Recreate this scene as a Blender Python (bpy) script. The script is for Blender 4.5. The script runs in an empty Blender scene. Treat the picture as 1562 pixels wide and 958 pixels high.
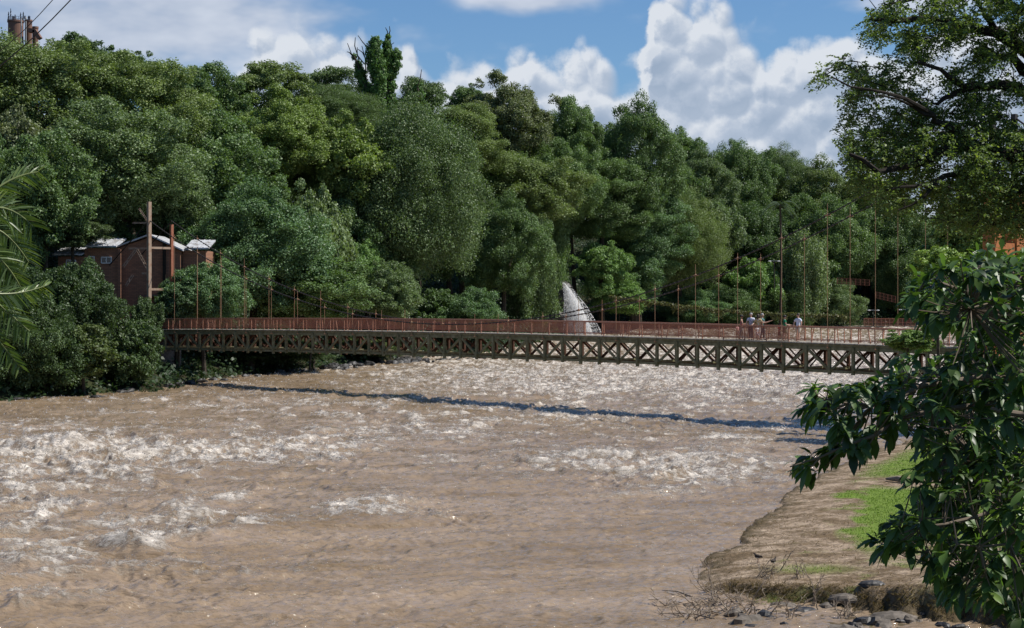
import bpy, math, random
import numpy as np
from mathutils import Vector, Matrix

# ------------------------------------------------------------------ camera, sky, sun, exposure
S = bpy.context.scene
C = S.collection
F, HX, HY, EYE = 2800.0, 781.0, 453.0, 7.7        # focal length and horizon of the photograph, eye height over the river
cam = bpy.data.cameras.new('camera')
camo = bpy.data.objects.new('camera', cam); C.objects.link(camo)
cam.sensor_width = 36.0; cam.lens = F / 1562 * 36.0
cam.shift_y = -(479.0 - HY) / 1562
cam.clip_start = 0.3; cam.clip_end = 9000
camo.location = (0, 0, EYE); camo.rotation_euler = (math.radians(90), 0, 0)
S.camera = camo
S.view_settings.view_transform = 'Standard'; S.view_settings.look = 'None'
S.view_settings.exposure = 0.32; S.view_settings.gamma = 1.0
S.view_settings.use_curve_mapping = False
S.render.engine = 'CYCLES'
S.cycles.max_bounces = 6; S.cycles.diffuse_bounces = 3; S.cycles.glossy_bounces = 2
S.cycles.transmission_bounces = 3; S.cycles.transparent_max_bounces = 12
S.cycles.use_adaptive_sampling = False

SUN_EL = math.radians(53)
sd = Vector((1.0, 0.0, 0)).normalized() * math.cos(SUN_EL); sd.z = math.sin(SUN_EL)
sun = bpy.data.lights.new('sun', 'SUN'); sun.energy = 4.8; sun.angle = math.radians(0.5); sun.color = (1.0, 0.955, 0.89)
suno = bpy.data.objects.new('sun', sun); C.objects.link(suno)
suno.rotation_euler = sd.to_track_quat('Z', 'Y').to_euler(); suno.location = (60, 60, 90)

def pix(x, y, Y):
    """the point at depth Y that the photograph shows at pixel (x, y)"""
    return Vector(((x - HX) / F * Y, Y, EYE - (y - HY) / F * Y))

# ------------------------------------------------------------------ world: Nishita sky with cumulus
W = bpy.data.worlds.new('World'); S.world = W; W.use_nodes = True
nt = W.node_tree; N = nt.nodes; L = nt.links
bg = N['Background']
sky = N.new('ShaderNodeTexSky'); sky.sky_type = 'NISHITA'; sky.sun_disc = False
sky.sun_elevation = SUN_EL; sky.sun_rotation = math.atan2(sd.x, sd.y)
sky.altitude = 500; sky.air_density = 1.0; sky.dust_density = 0.6; sky.ozone_density = 2.0

TOPS = [(-200,150),(0,160),(150,175),(300,160),(362,120),(382,80),(392,56),(404,40),(420,31),(442,29),(458,36),(470,48),(486,62),(512,60),(535,58),(560,70),(582,98),(600,74),(615,60),(632,74),(650,118),(672,104),(700,93),(750,97),(785,84),(810,78),(838,102),(862,88),(888,78),(905,92),(922,98),(942,108),(962,120),(976,108),(986,70),(992,24),(1010,0),(1040,-22),(1085,-16),(1110,6),(1130,32),(1148,56),(1162,78),(1172,94),(1192,82),(1215,62),(1240,54),(1266,48),(1290,42),(1306,50),(1330,80),(1380,70),(1450,30),(1520,10),(1600,40),(1700,80),(1800,120)]
def dirpt(x, y): return (math.atan((x - HX) / F), math.atan((HY - y) / math.hypot(F, x - HX)))
g = bpy.data.node_groups.new('cloud_density', 'ShaderNodeTree')
g.interface.new_socket('P', in_out='INPUT', socket_type='NodeSocketVector')
g.interface.new_socket('D', in_out='OUTPUT', socket_type='NodeSocketFloat')
gi = g.nodes.new('NodeGroupInput'); go = g.nodes.new('NodeGroupOutput')
def gn(t, **k):
    n = g.nodes.new(t)
    for a, b in k.items(): setattr(n, a, b)
    return n
nz = gn('ShaderNodeTexNoise'); nz.inputs['Scale'].default_value = 24; nz.inputs['Detail'].default_value = 6; nz.inputs['Roughness'].default_value = 0.6
g.links.new(gi.outputs[0], nz.inputs['Vector'])
wv = gn('ShaderNodeVectorMath', operation='MULTIPLY_ADD')
g.links.new(nz.outputs['Color'], wv.inputs[0]); wv.inputs[1].default_value = (0.016, 0.022, 0)
sb = gn('ShaderNodeVectorMath', operation='SUBTRACT'); g.links.new(gi.outputs[0], sb.inputs[0]); sb.inputs[1].default_value = (0.008, 0.011, 0)
g.links.new(sb.outputs[0], wv.inputs[2])
sx = gn('ShaderNodeSeparateXYZ'); g.links.new(wv.outputs[0], sx.inputs[0])
A0, A1, E0, E1 = math.atan(-981/F), math.atan(1019/F), 0.0, 0.20
ma = gn('ShaderNodeMapRange'); g.links.new(sx.outputs[0], ma.inputs['Value']); ma.inputs['From Min'].default_value = A0; ma.inputs['From Max'].default_value = A1
fc = gn('ShaderNodeFloatCurve'); g.links.new(ma.outputs[0], fc.inputs['Value'])
cv = fc.mapping.curves[0]; pts_ = [((dirpt(x, y)[0] - A0)/(A1 - A0), (dirpt(x, y - 12)[1] - E0)/(E1 - E0)) for x, y in TOPS]
cv.points[0].location = pts_[0]; cv.points[1].location = pts_[-1]
for p_ in pts_[1:-1]: cv.points.new(*p_)
for p_ in cv.points: p_.handle_type = 'AUTO'
fc.mapping.use_clip = False; fc.mapping.update()
tp_ = gn('ShaderNodeMath', operation='MULTIPLY'); g.links.new(fc.outputs[0], tp_.inputs[0]); tp_.inputs[1].default_value = (E1 - E0)*28
ht_ = gn('ShaderNodeMath', operation='MULTIPLY_ADD'); g.links.new(sx.outputs[1], ht_.inputs[0]); ht_.inputs[1].default_value = -28; g.links.new(tp_.outputs[0], ht_.inputs[2])
cl_ = gn('ShaderNodeMath', operation='MINIMUM'); g.links.new(ht_.outputs[0], cl_.inputs[0]); cl_.inputs[1].default_value = 0.75
vo = gn('ShaderNodeTexVoronoi', feature='F1'); vo.inputs['Scale'].default_value = 62
g.links.new(wv.outputs[0], vo.inputs['Vector'])
m2 = gn('ShaderNodeMath', operation='MULTIPLY_ADD'); g.links.new(vo.outputs['Distance'], m2.inputs[0]); m2.inputs[1].default_value = -0.62
g.links.new(cl_.outputs[0], m2.inputs[2])
m3 = gn('ShaderNodeMath', operation='MULTIPLY_ADD'); g.links.new(nz.outputs['Fac'], m3.inputs[0]); m3.inputs[1].default_value = 0.85
g.links.new(m2.outputs[0], m3.inputs[2]); g.links.new(m3.outputs[0], go.inputs[0])

def wn(t, **k):
    n = N.new(t)
    for a, b in k.items(): setattr(n, a, b)
    return n
tc = wn('ShaderNodeTexCoord'); sp = wn('ShaderNodeSeparateXYZ'); L.new(tc.outputs['Generated'], sp.inputs[0])
az = wn('ShaderNodeMath', operation='ARCTAN2'); L.new(sp.outputs[0], az.inputs[0]); L.new(sp.outputs[1], az.inputs[1])
el = wn('ShaderNodeMath', operation='ARCSINE'); L.new(sp.outputs[2], el.inputs[0])
cb = wn('ShaderNodeCombineXYZ'); L.new(az.outputs[0], cb.inputs[0]); L.new(el.outputs[0], cb.inputs[1])
def dens(off):
    v = wn('ShaderNodeVectorMath', operation='ADD'); L.new(cb.outputs[0], v.inputs[0]); v.inputs[1].default_value = (off[0], off[1], 0)
    n = wn('ShaderNodeGroup'); n.node_tree = g; L.new(v.outputs[0], n.inputs[0]); return n
d0 = dens((0, 0)); dsn = dens((-0.0022, 0.0042))
def ramp(src, a, b, c=0.0, d=1.0, smooth=True):
    m = wn('ShaderNodeMapRange'); m.interpolation_type = 'SMOOTHSTEP' if smooth else 'LINEAR'
    L.new(src, m.inputs['Value']); m.inputs['From Min'].default_value = a; m.inputs['From Max'].default_value = b
    m.inputs['To Min'].default_value = c; m.inputs['To Max'].default_value = d; return m.outputs['Result']
mask = ramp(d0.outputs[0], 0.08, 0.42)
df = wn('ShaderNodeMath', operation='SUBTRACT'); L.new(d0.outputs[0], df.inputs[0]); L.new(dsn.outputs[0], df.inputs[1])
lit = ramp(df.outputs[0], -0.10, 0.20, 0.0, 1.0, False)
thick = ramp(d0.outputs[0], 0.4, 1.15, 1.0, 0.3)
lm = wn('ShaderNodeMath', operation='MULTIPLY_ADD'); L.new(lit, lm.inputs[0]); lm.inputs[1].default_value = 0.6
tk = wn('ShaderNodeMath', operation='MULTIPLY'); L.new(thick, tk.inputs[0]); tk.inputs[1].default_value = 0.4; L.new(tk.outputs[0], lm.inputs[2])
cr = wn('ShaderNodeValToRGB'); L.new(lm.outputs[0], cr.inputs[0])
cr.color_ramp.elements[0].position = 0.12; cr.color_ramp.elements[0].color = (2.75, 3.55, 4.75, 1)
cr.color_ramp.elements[1].position = 0.85; cr.color_ramp.elements[1].color = (6.3, 6.7, 7.3, 1)
e = cr.color_ramp.elements.new(0.5); e.color = (4.0, 4.7, 5.8, 1)
# high thin veil
vn = wn('ShaderNodeTexNoise'); vn.inputs['Scale'].default_value = 13; vn.inputs['Detail'].default_value = 4; vn.inputs['Roughness'].default_value = 0.55
vm = wn('ShaderNodeVectorMath', operation='MULTIPLY'); L.new(cb.outputs[0], vm.inputs[0]); vm.inputs[1].default_value = (1.0, 2.2, 1)
L.new(vm.outputs[0], vn.inputs['Vector'])
vac = None
for (x, y, rx, ry, w) in [(190,20,430,120,1.1),(800,-4,150,36,1.0),(1400,2,120,30,.8),(820,160,260,60,.5)]:
    a, ee = dirpt(x, y)
    s1 = wn('ShaderNodeVectorMath', operation='SUBTRACT'); L.new(cb.outputs[0], s1.inputs[0]); s1.inputs[1].default_value = (a, ee, 0)
    dd = wn('ShaderNodeVectorMath', operation='MULTIPLY'); L.new(s1.outputs[0], dd.inputs[0]); dd.inputs[1].default_value = (F / rx, F / ry, 0)
    ll = wn('ShaderNodeVectorMath', operation='LENGTH'); L.new(dd.outputs[0], ll.inputs[0])
    mr = ramp(ll.outputs['Value'], 0.2, 1.25, w, 0.0)
    if vac is None: vac = mr
    else:
        mx = wn('ShaderNodeMath', operation='MAXIMUM'); L.new(vac, mx.inputs[0]); L.new(mr, mx.inputs[1]); vac = mx.outputs[0]
v1 = wn('ShaderNodeMath', operation='MULTIPLY_ADD'); L.new(vn.outputs['Fac'], v1.inputs[0]); v1.inputs[1].default_value = 2.2; L.new(vac, v1.inputs[2])
vmask = ramp(v1.outputs[0], 1.2, 2.15, 0.0, 1.0)
# general broken cloud over the rest of the sky, for the light
mixv = wn('ShaderNodeMix', data_type='RGBA'); L.new(vmask, mixv.inputs['Factor'])
hs = wn('ShaderNodeMix', data_type='RGBA', blend_type='MULTIPLY'); hs.inputs['Factor'].default_value = 1.0
L.new(sky.outputs[0], hs.inputs['A']); hs.inputs['B'].default_value = (.54, .73, .93, 1)
L.new(hs.outputs['Result'], mixv.inputs['A']); vcr = wn('ShaderNodeValToRGB'); L.new(vn.outputs['Fac'], vcr.inputs[0]); L.new(vcr.outputs[0], mixv.inputs['B']); vcr.color_ramp.elements[0].position = .35; vcr.color_ramp.elements[0].color = (3.5, 4.2, 5.5, 1); vcr.color_ramp.elements[1].position = .68; vcr.color_ramp.elements[1].color = (5.9, 6.4, 7.3, 1)
mixc = wn('ShaderNodeMix', data_type='RGBA'); L.new(mask, mixc.inputs['Factor'])
L.new(mixv.outputs['Result'], mixc.inputs['A']); L.new(cr.outputs[0], mixc.inputs['B'])
L.new(mixc.outputs['Result'], bg.inputs['Color']); bg.inputs['Strength'].default_value = 0.09

# ------------------------------------------------------------------ helpers
def tag(o, label=None, cat=None, group=None, kind=None):
    if label: o['label'] = label
    if cat: o['category'] = cat
    if group: o['group'] = group
    if kind: o['kind'] = kind
    return o
def empty(name, loc, rz=0.0):
    o = bpy.data.objects.new(name, None); C.objects.link(o); o.location = loc; o.rotation_euler = (0, 0, rz)
    o.empty_display_size = 0.3; return o

def new_mesh_obj(name, V, Fc, m, parent=None, smooth=False):
    me = bpy.data.meshes.new(name); me.from_pydata([tuple(v) for v in V], [], [tuple(f) for f in Fc]); me.update()
    if m: me.materials.append(m)
    if smooth: me.polygons.foreach_set('use_smooth', [True] * len(me.polygons))
    o = bpy.data.objects.new(name, me); C.objects.link(o)
    if parent: o.parent = parent
    return o

def quads_obj(name, V, nq, m, parent=None, attrs=None, corners=4, link=True):
    """fast mesh of nq loose polygons whose vertices come in order"""
    me = bpy.data.meshes.new(name); V = np.ascontiguousarray(V, dtype=np.float32).reshape(-1, 3)
    me.vertices.add(len(V)); me.vertices.foreach_set('co', V.ravel())
    me.loops.add(nq * corners); me.loops.foreach_set('vertex_index', np.arange(nq * corners, dtype=np.int32))
    me.polygons.add(nq); me.polygons.foreach_set('loop_start', np.arange(nq, dtype=np.int32) * corners)
    me.update(calc_edges=True)
    for k, a in (attrs or {}).items():
        at = me.attributes.new(k, 'FLOAT', 'FACE'); at.data.foreach_set('value', np.ascontiguousarray(a, dtype=np.float32))
    me.materials.append(m)
    o = bpy.data.objects.new(name, me)
    if link: C.objects.link(o)
    if parent: o.parent = parent
    return o

def grid_obj(name, P, m, attrs=None, smooth=True, parent=None):
    """P: (rows, cols, 3)"""
    r, c, _ = P.shape
    idx = np.arange(r * c).reshape(r, c)
    q = np.stack([idx[:-1, :-1], idx[:-1, 1:], idx[1:, 1:], idx[1:, :-1]], -1).reshape(-1, 4).astype(np.int32)
    me = bpy.data.meshes.new(name)
    me.vertices.add(r * c); me.vertices.foreach_set('co', P.astype(np.float32).ravel())
    me.loops.add(len(q) * 4); me.loops.foreach_set('vertex_index', q.ravel())
    me.polygons.add(len(q)); me.polygons.foreach_set('loop_start', np.arange(len(q), dtype=np.int32) * 4)
    me.update(calc_edges=True)
    if smooth: me.polygons.foreach_set('use_smooth', np.ones(len(q), dtype=bool))
    for k, a in (attrs or {}).items():
        at = me.attributes.new(k, 'FLOAT', 'POINT'); at.data.foreach_set('value', a.astype(np.float32).ravel())
    me.materials.append(m)
    o = bpy.data.objects.new(name, me); C.objects.link(o)
    if parent: o.parent = parent
    return o

class MB:
    def __init__(s): s.v = []; s.f = []
    def beam(s, a, b, w, h, up=(0, 0, 1)):
        a = Vector(a); b = Vector(b); d = (b - a).normalized(); u = Vector(up)
        if abs(d.dot(u)) > 0.95: u = Vector((0, 1, 0)) if abs(d.y) < 0.9 else Vector((1, 0, 0))
        r = d.cross(u).normalized(); u = r.cross(d).normalized(); n = len(s.v)
        for p in (a, b):
            for sx, sy in ((-1, -1), (1, -1), (1, 1), (-1, 1)):
                s.v.append(p + r * sx * w / 2 + u * sy * h / 2)
        s.f += [(n, n+3, n+2, n+1), (n+4, n+5, n+6, n+7)] + [(n+i, n+(i+1) % 4, n+4+(i+1) % 4, n+4+i) for i in range(4)]
        return s
    def box(s, lo, hi):
        (x0, y0, z0), (x1, y1, z1) = lo, hi
        return s.beam((x0, (y0+y1)/2, (z0+z1)/2), (x1, (y0+y1)/2, (z0+z1)/2), abs(y1-y0), abs(z1-z0))
    def tube(s, pts, rad, n=6, cap=True):
        pts = [Vector(p) for p in pts]; k = len(pts)
        if not hasattr(rad, '__len__'): rad = [rad] * k
        base = len(s.v); pr = None
        for i, p in enumerate(pts):
            d = (pts[min(i+1, k-1)] - pts[max(i-1, 0)]).normalized()
            if pr is None:
                a = Vector((0, 0, 1)) if abs(d.z) < 0.9 else Vector((1, 0, 0)); pr = d.cross(a).normalized()
            else: pr = (pr - d * pr.dot(d)).normalized()
            q = d.cross(pr)
            for j in range(n):
                t = 2 * math.pi * j / n; s.v.append(p + (pr * math.cos(t) + q * math.sin(t)) * rad[i])
        for i in range(k - 1):
            for j in range(n):
                a = base + i*n + j; b = base + i*n + (j+1) % n; s.f.append((a, b, b+n, a+n))
        if cap:
            s.f.append(tuple(base + j for j in reversed(range(n)))); s.f.append(tuple(base + (k-1)*n + j for j in range(n)))
        return s
    def ell(s, c, r, nu=10, nv=6, jit=0.0, rng=None, rot=0.0):
        c = Vector(c); base = len(s.v)
        rr = lambda: 1 + (rng.uniform(-jit, jit) if jit else 0)
        s.v.append(c + Vector((0, 0, -r[2])))
        for i in range(1, nv):
            t = -math.pi/2 + math.pi * i / nv
            for j in range(nu):
                p = 2 * math.pi * j / nu; k = rr()
                x, y = r[0]*math.cos(t)*math.cos(p)*k, r[1]*math.cos(t)*math.sin(p)*k
                s.v.append(c + Vector((x*math.cos(rot) - y*math.sin(rot), x*math.sin(rot) + y*math.cos(rot), r[2]*math.sin(t)*k)))
        s.v.append(c + Vector((0, 0, r[2]))); top = len(s.v) - 1
        for j in range(nu):
            s.f.append((base, base+1+(j+1) % nu, base+1+j)); s.f.append((top, top-nu+j, top-nu+(j+1) % nu))
        for i in range(nv - 2):
            for j in range(nu):
                a = base+1+i*nu+j; b = base+1+i*nu+(j+1) % nu; s.f.append((a, b, b+nu, a+nu))
        return s
    def build(s, name, m, parent=None, smooth=False): return new_mesh_obj(name, s.v, s.f, m, parent, smooth)

# numpy value noise
def _h(ix, iy, seed):
    n = (ix * 374761393 + iy * 668265263 + seed * 1442695041) & 0xffffffff
    n = ((n ^ (n >> 13)) * 1274126177) & 0xffffffff
    n = (n ^ (n >> 16)) & 0xffffffff
    return n / 4294967295.0
def vnoise(x, y, seed=0):
    ix = np.floor(x).astype(np.int64); iy = np.floor(y).astype(np.int64); fx = x - ix; fy = y - iy
    fx = fx*fx*fx*(fx*(fx*6-15)+10); fy = fy*fy*fy*(fy*(fy*6-15)+10)
    a = _h(ix, iy, seed); b = _h(ix+1, iy, seed); c = _h(ix, iy+1, seed); d = _h(ix+1, iy+1, seed)
    return (a*(1-fx)+b*fx)*(1-fy) + (c*(1-fx)+d*fx)*fy
def fbm(x, y, oct=4, seed=0, gain=.5):
    s = 0; a = 1; t = 0
    for i in range(oct):
        s = s + a * vnoise(x, y, seed + i*17); t += a; a *= gain; x = x*2.03 + 11.3; y = y*2.03 + 5.7
    return s / t
def sstep(a, b, x):
    t = np.clip((x - a) / (b - a), 0, 1); return t*t*(3-2*t)

# ------------------------------------------------------------------ materials
def mat(name, base=(.5,.5,.5), rough=.6, spec=.5, noise=None, bump=None, metal=0.0, coord='Object'):
    m = bpy.data.materials.new(name); m.use_nodes = True; n = m.node_tree.nodes; l = m.node_tree.links; p = n['Principled BSDF']
    p.inputs['Base Color'].default_value = (*base, 1); p.inputs['Roughness'].default_value = rough
    p.inputs['Specular IOR Level'].default_value = spec; p.inputs['Metallic'].default_value = metal
    t = n.new('ShaderNodeTexCoord')
    if noise:
        sc, c2, lo, hi = noise[:4]; t2 = n.new('ShaderNodeTexNoise'); t2.inputs['Scale'].default_value = sc; t2.inputs['Detail'].default_value = 6
        t2.inputs['Roughness'].default_value = .65
        l.new(t.outputs[coord], t2.inputs['Vector'])
        r = n.new('ShaderNodeMapRange'); l.new(t2.outputs['Fac'], r.inputs['Value']); r.inputs['From Min'].default_value = lo; r.inputs['From Max'].default_value = hi
        mx = n.new('ShaderNodeMix'); mx.data_type = 'RGBA'; l.new(r.outputs['Result'], mx.inputs['Factor'])
        mx.inputs['A'].default_value = (*base, 1); mx.inputs['B'].default_value = (*c2, 1); l.new(mx.outputs['Result'], p.inputs['Base Color'])
    if bump:
        t3 = n.new('ShaderNodeTexNoise'); t3.inputs['Scale'].default_value = bump[0]; t3.inputs['Detail'].default_value = 5; l.new(t.outputs[coord], t3.inputs['Vector'])
        b = n.new('ShaderNodeBump'); b.inputs['Strength'].default_value = bump[1]; b.inputs['Distance'].default_value = bump[2]
        l.new(t3.outputs['Fac'], b.inputs['Height']); l.new(b.outputs['Normal'], p.inputs['Normal'])
    return m

def leaf_mat(name, color=None, rough=.42, trans=.3, var=.35, spec=.5):
    m = bpy.data.materials.new(name); m.use_nodes = True; n = m.node_tree.nodes; l = m.node_tree.links; p = n['Principled BSDF']
    out = n['Material Output']
    if color is None:
        oi = n.new('ShaderNodeObjectInfo'); src = oi.outputs['Color']
    else:
        rg = n.new('ShaderNodeRGB'); rg.outputs[0].default_value = (*color, 1); src = rg.outputs[0]
    at = n.new('ShaderNodeAttribute'); at.attribute_name = 'lv'
    r = n.new('ShaderNodeMapRange'); l.new(at.outputs['Fac'], r.inputs['Value']); r.inputs['To Min'].default_value = 1 - var; r.inputs['To Max'].default_value = 1 + var
    vm = n.new('ShaderNodeVectorMath'); vm.operation = 'SCALE'; l.new(src, vm.inputs[0]); l.new(r.outputs['Result'], vm.inputs['Scale'])
    # a few leaves turn yellow
    r2 = n.new('ShaderNodeMapRange'); l.new(at.outputs['Fac'], r2.inputs['Value']); r2.inputs['From Min'].default_value = .8; r2.inputs['To Max'].default_value = .5
    mx = n.new('ShaderNodeMix'); mx.data_type = 'RGBA'; l.new(r2.outputs['Result'], mx.inputs['Factor']); l.new(vm.outputs[0], mx.inputs['A'])
    hv = n.new('ShaderNodeVectorMath'); hv.operation = 'MULTIPLY'; l.new(vm.outputs[0], hv.inputs[0]); hv.inputs[1].default_value = (1.75, 1.25, .75)
    l.new(hv.outputs[0], mx.inputs['B'])
    l.new(mx.outputs['Result'], p.inputs['Base Color'])
    p.inputs['Roughness'].default_value = rough; p.inputs['Specular IOR Level'].default_value = spec
    tr = n.new('ShaderNodeBsdfTranslucent'); tv = n.new('ShaderNodeVectorMath'); tv.operation = 'MULTIPLY'
    l.new(mx.outputs['Result'], tv.inputs[0]); tv.inputs[1].default_value = (1.35, 1.5, .5); l.new(tv.outputs[0], tr.inputs['Color'])
    ms = n.new('ShaderNodeMixShader'); ms.inputs[0].default_value = trans
    l.new(p.outputs[0], ms.inputs[1]); l.new(tr.outputs[0], ms.inputs[2]); l.new(ms.outputs[0], out.inputs['Surface'])
    return m

M = {}
M['leaf'] = leaf_mat('foliage', None, .50, .25, .55, .32)
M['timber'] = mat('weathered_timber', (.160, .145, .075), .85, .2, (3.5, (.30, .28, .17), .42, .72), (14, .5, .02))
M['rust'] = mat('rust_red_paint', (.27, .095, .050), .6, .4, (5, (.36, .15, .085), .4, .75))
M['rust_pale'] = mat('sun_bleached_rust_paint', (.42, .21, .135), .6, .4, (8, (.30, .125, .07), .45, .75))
M['brace'] = mat('red_brown_timber_and_shade', (.060, .030, .018), .85, .2, (3.5, (.11, .05, .03), .42, .72))  # brace colour; also stands in for shade on far truss and fences
M['hanger'] = mat('tan_rusty_steel', (.40, .23, .13), .6, .4, (8, (.30, .14, .07), .45, .75))
M['deck'] = mat('grey_deck_boards', (.34, .31, .26), .85, .2, (2.2, (.16, .14, .11), .45, .7))
M['chain'] = mat('dark_cable', (.035, .028, .024), .6, .4)
M['bark'] = mat('bark', (.045, .036, .026), .9, .2, (4, (.10, .085, .065), .45, .75), (9, .5, .04))
M['bark_dark'] = mat('dark_bark', (.020, .016, .012), .9, .2, (4, (.045, .036, .028), .45, .75), (9, .5, .04))
M['rock'] = mat('wet_dark_rock', (.022, .021, .020), .55, .5, (3, (.075, .068, .06), .45, .75), (6, .6, .06))
M['rock_pale'] = mat('dry_rock', (.10, .085, .068), .8, .3, (3, (.21, .18, .15), .45, .75), (7, .6, .05))
M['brick'] = None
M['steel_tan'] = mat('tan_painted_steel', (.33, .24, .17), .65, .4, (3, (.24, .11, .06), .5, .72))
M['orange'] = mat('orange_masonry', (.42, .15, .055), .8, .25, (3.5, (.24, .085, .04), .45, .7), (20, .3, .02))
M['roof'] = mat('pale_metal_sheet', (.46, .47, .49), .55, .4, (1.3, (.17, .15, .13), .46, .66))
M['dead'] = mat('dead_wood', (.20, .155, .11), .85, .2, (9, (.40, .34, .27), .45, .75))
# ------------------------------------------------------------------ the river and the land
SHORE_L = [(-400, -60), (-130, 40), (-90, 80), (-60, 112), (-44, 130), (-37.8, 137), (-32, 147), (-28.6, 152), (-28.5, 166), (-25, 184), (-21.3, 196),
           (-16.5, 209), (-11, 222), (-2.6, 236), (3, 262), (6, 284), (9, 300), (16, 318), (30, 330), (50, 342), (75, 352), (110, 360)]
SHORE_R = [(170, 380), (110, 330), (72, 270), (44, 172), (31, 120), (26.5, 108), (22, 98), (18.2, 91), (15.4, 84), (12.9, 77.5), (11.6, 73.5), (10.9, 71.5), (10.1, 68.5), (9.6, 66),
           (8.2, 62.0), (7.75, 60.4), (7.0, 56.2), (5.75, 53.2), (5.3, 51.0), (4.85, 48.6), (5.3, 47.7), (6.0, 47.2), (7.4, 46.5), (8.8, 45.3), (10.3, 43.9), (12.3, 42.2), (15, 40), (22, 36), (60, 20), (60, -60)]
RIVER = np.array(SHORE_L + SHORE_R)
def poly_sd(x, y, poly, closed=True):
    """signed distance, negative inside"""
    d = np.full(x.shape, 1e9); ins = np.zeros(x.shape, bool); n = len(poly)
    for i in range(n if closed else n - 1):
        ax, ay = poly[i]; bx, by = poly[(i+1) % n]
        ex, ey = bx-ax, by-ay; t = np.clip(((x-ax)*ex + (y-ay)*ey) / (ex*ex+ey*ey+1e-9), 0, 1)
        d = np.minimum(d, np.hypot(x-ax-t*ex, y-ay-t*ey))
        c = ((ay > y) != (by > y)) & (x < (bx-ax)*(y-ay)/((by-ay) + 1e-12) + ax)
        ins ^= c
    return np.where(ins, -d, d)
def level(Y): return 2.1 * sstep(185, 345, Y) - .5*np.exp(-((np.asarray(Y) - 116.0)/20)**2)  # the dip by the bridge is shaped to bring its shadow nearer
def hill(x, y):
    """height of the land away from the river"""
    sdv = poly_sd(x, y, RIVER)
    left = sstep(0, 1, (-(x - (y - 150) * 0.55) + 20) / 30.0)   # the left and far banks are the hill
    left = np.maximum(left, sstep(255, 300, y))
    d = np.maximum(sdv, 0)
    h = level(y) + 0.9*sstep(0, 3, d) + (left * (3.2*sstep(1, 12, d) + 13.5*sstep(6, 42, d) + 6*sstep(40, 110, d)) + (1-left)*(1.0*sstep(0, 12, d) + 3*sstep(20, 90, d)))
    h = h + (fbm(x*.09, y*.09, 4, 5) - .5) * 3.0 * sstep(2, 16, d)
    h = np.where(sdv < 0, level(y) - 0.35 - np.minimum(-sdv*.35, 1.8), h)
    return h, sdv
def hz(x, y): return float(hill(np.array([float(x)]), np.array([float(y)]))[0][0])

xs = np.arange(-300, 330, 2.5); ys = np.arange(-60, 620, 2.5)
GX, GY = np.meshgrid(xs, ys)
H, SD = hill(GX, GY)
inb = (GX > 4.0) & (GX < 44) & (GY > 33) & (GY < 128)     # the sand bank has its own finer ground there
H = np.where(inb, np.minimum(H, -0.9), H)
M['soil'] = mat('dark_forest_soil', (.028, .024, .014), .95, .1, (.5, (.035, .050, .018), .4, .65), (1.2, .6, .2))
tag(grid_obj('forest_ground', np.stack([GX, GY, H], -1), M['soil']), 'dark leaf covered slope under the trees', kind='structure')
gp = new_mesh_obj('ground', [(-6000, -3000, -3.2), (6000, -3000, -3.2), (6000, 8000, -3.2), (-6000, 8000, -3.2)], [(0, 1, 2, 3)],
     mat('distant_ground', (.05, .06, .03), .95, .1, (.01, (.09, .09, .05), .4, .6)))
tag(gp, 'flat green land to the horizon', kind='structure')

# ---- water
rows = [30.0]
while rows[-1] < 430: rows.append(rows[-1] + max(0.05, rows[-1]**2 * 0.0000165 + .018))
rows = np.array(rows); cols = np.concatenate([-1 - np.linspace(1, .02, 60)**1.5*.9, np.linspace(-1, 1, 740), 1 + np.linspace(.02, 1, 60)**1.5*.9])
YY = rows[:, None] * np.ones(len(cols))[None, :]
XX = cols[None, :] * (rows[:, None] * 0.30 + 3)
px = HX + XX / YY * F; py = HY + (EYE - level(YY)) / YY * F
def blob(cx, cy, rx, ry, w=1.0, rot=0.0):
    dx = px - cx; dy = py - cy
    a = dx*math.cos(rot) + dy*math.sin(rot); b = -dx*math.sin(rot) + dy*math.cos(rot)
    return w * np.exp(-(a/rx)**2 - (b/ry)**2)
band = (blob(160, 692, 320, 24, 1.0, .0) + blob(330, 690, 170, 14, .45) + blob(90, 735, 150, 30, .45) + blob(60, 665, 110, 30, .3) + blob(980, 706, 150, 20, .8) + blob(1100, 722, 120, 24, .9)
        + blob(560, 665, 260, 22, .35) + blob(590, 776, 95, 18, .7) + blob(80, 845, 130, 40, .55) + blob(270, 805, 90, 16, .55) + blob(1030, 745, 110, 20, .4) + blob(860, 700, 90, 16, .4, -.2)
        + blob(380, 620, 240, 22, .35) + blob(760, 640, 330, 20, .42) + blob(30, 780, 130, 30, .35) + blob(1230, 600, 320, 46, .6)
        + blob(1080, 575, 420, 34, .5) + blob(760, 585, 220, 30, .45) + blob(1150, 670, 130, 16, .4) + blob(100, 905, 120, 20, .3) + blob(860, 640, 60, 8, .4))
band += .34*blob(120, 750, 420, 120) + .18*blob(700, 680, 600, 60)
band += .55 * sstep(175, 235, YY) + .25*sstep(120, 175, YY)
band = np.clip(band, 0, 1.25)
calm = np.clip(sstep(740, 900, py) * sstep(350, 900, px), 0, 1)
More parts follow.
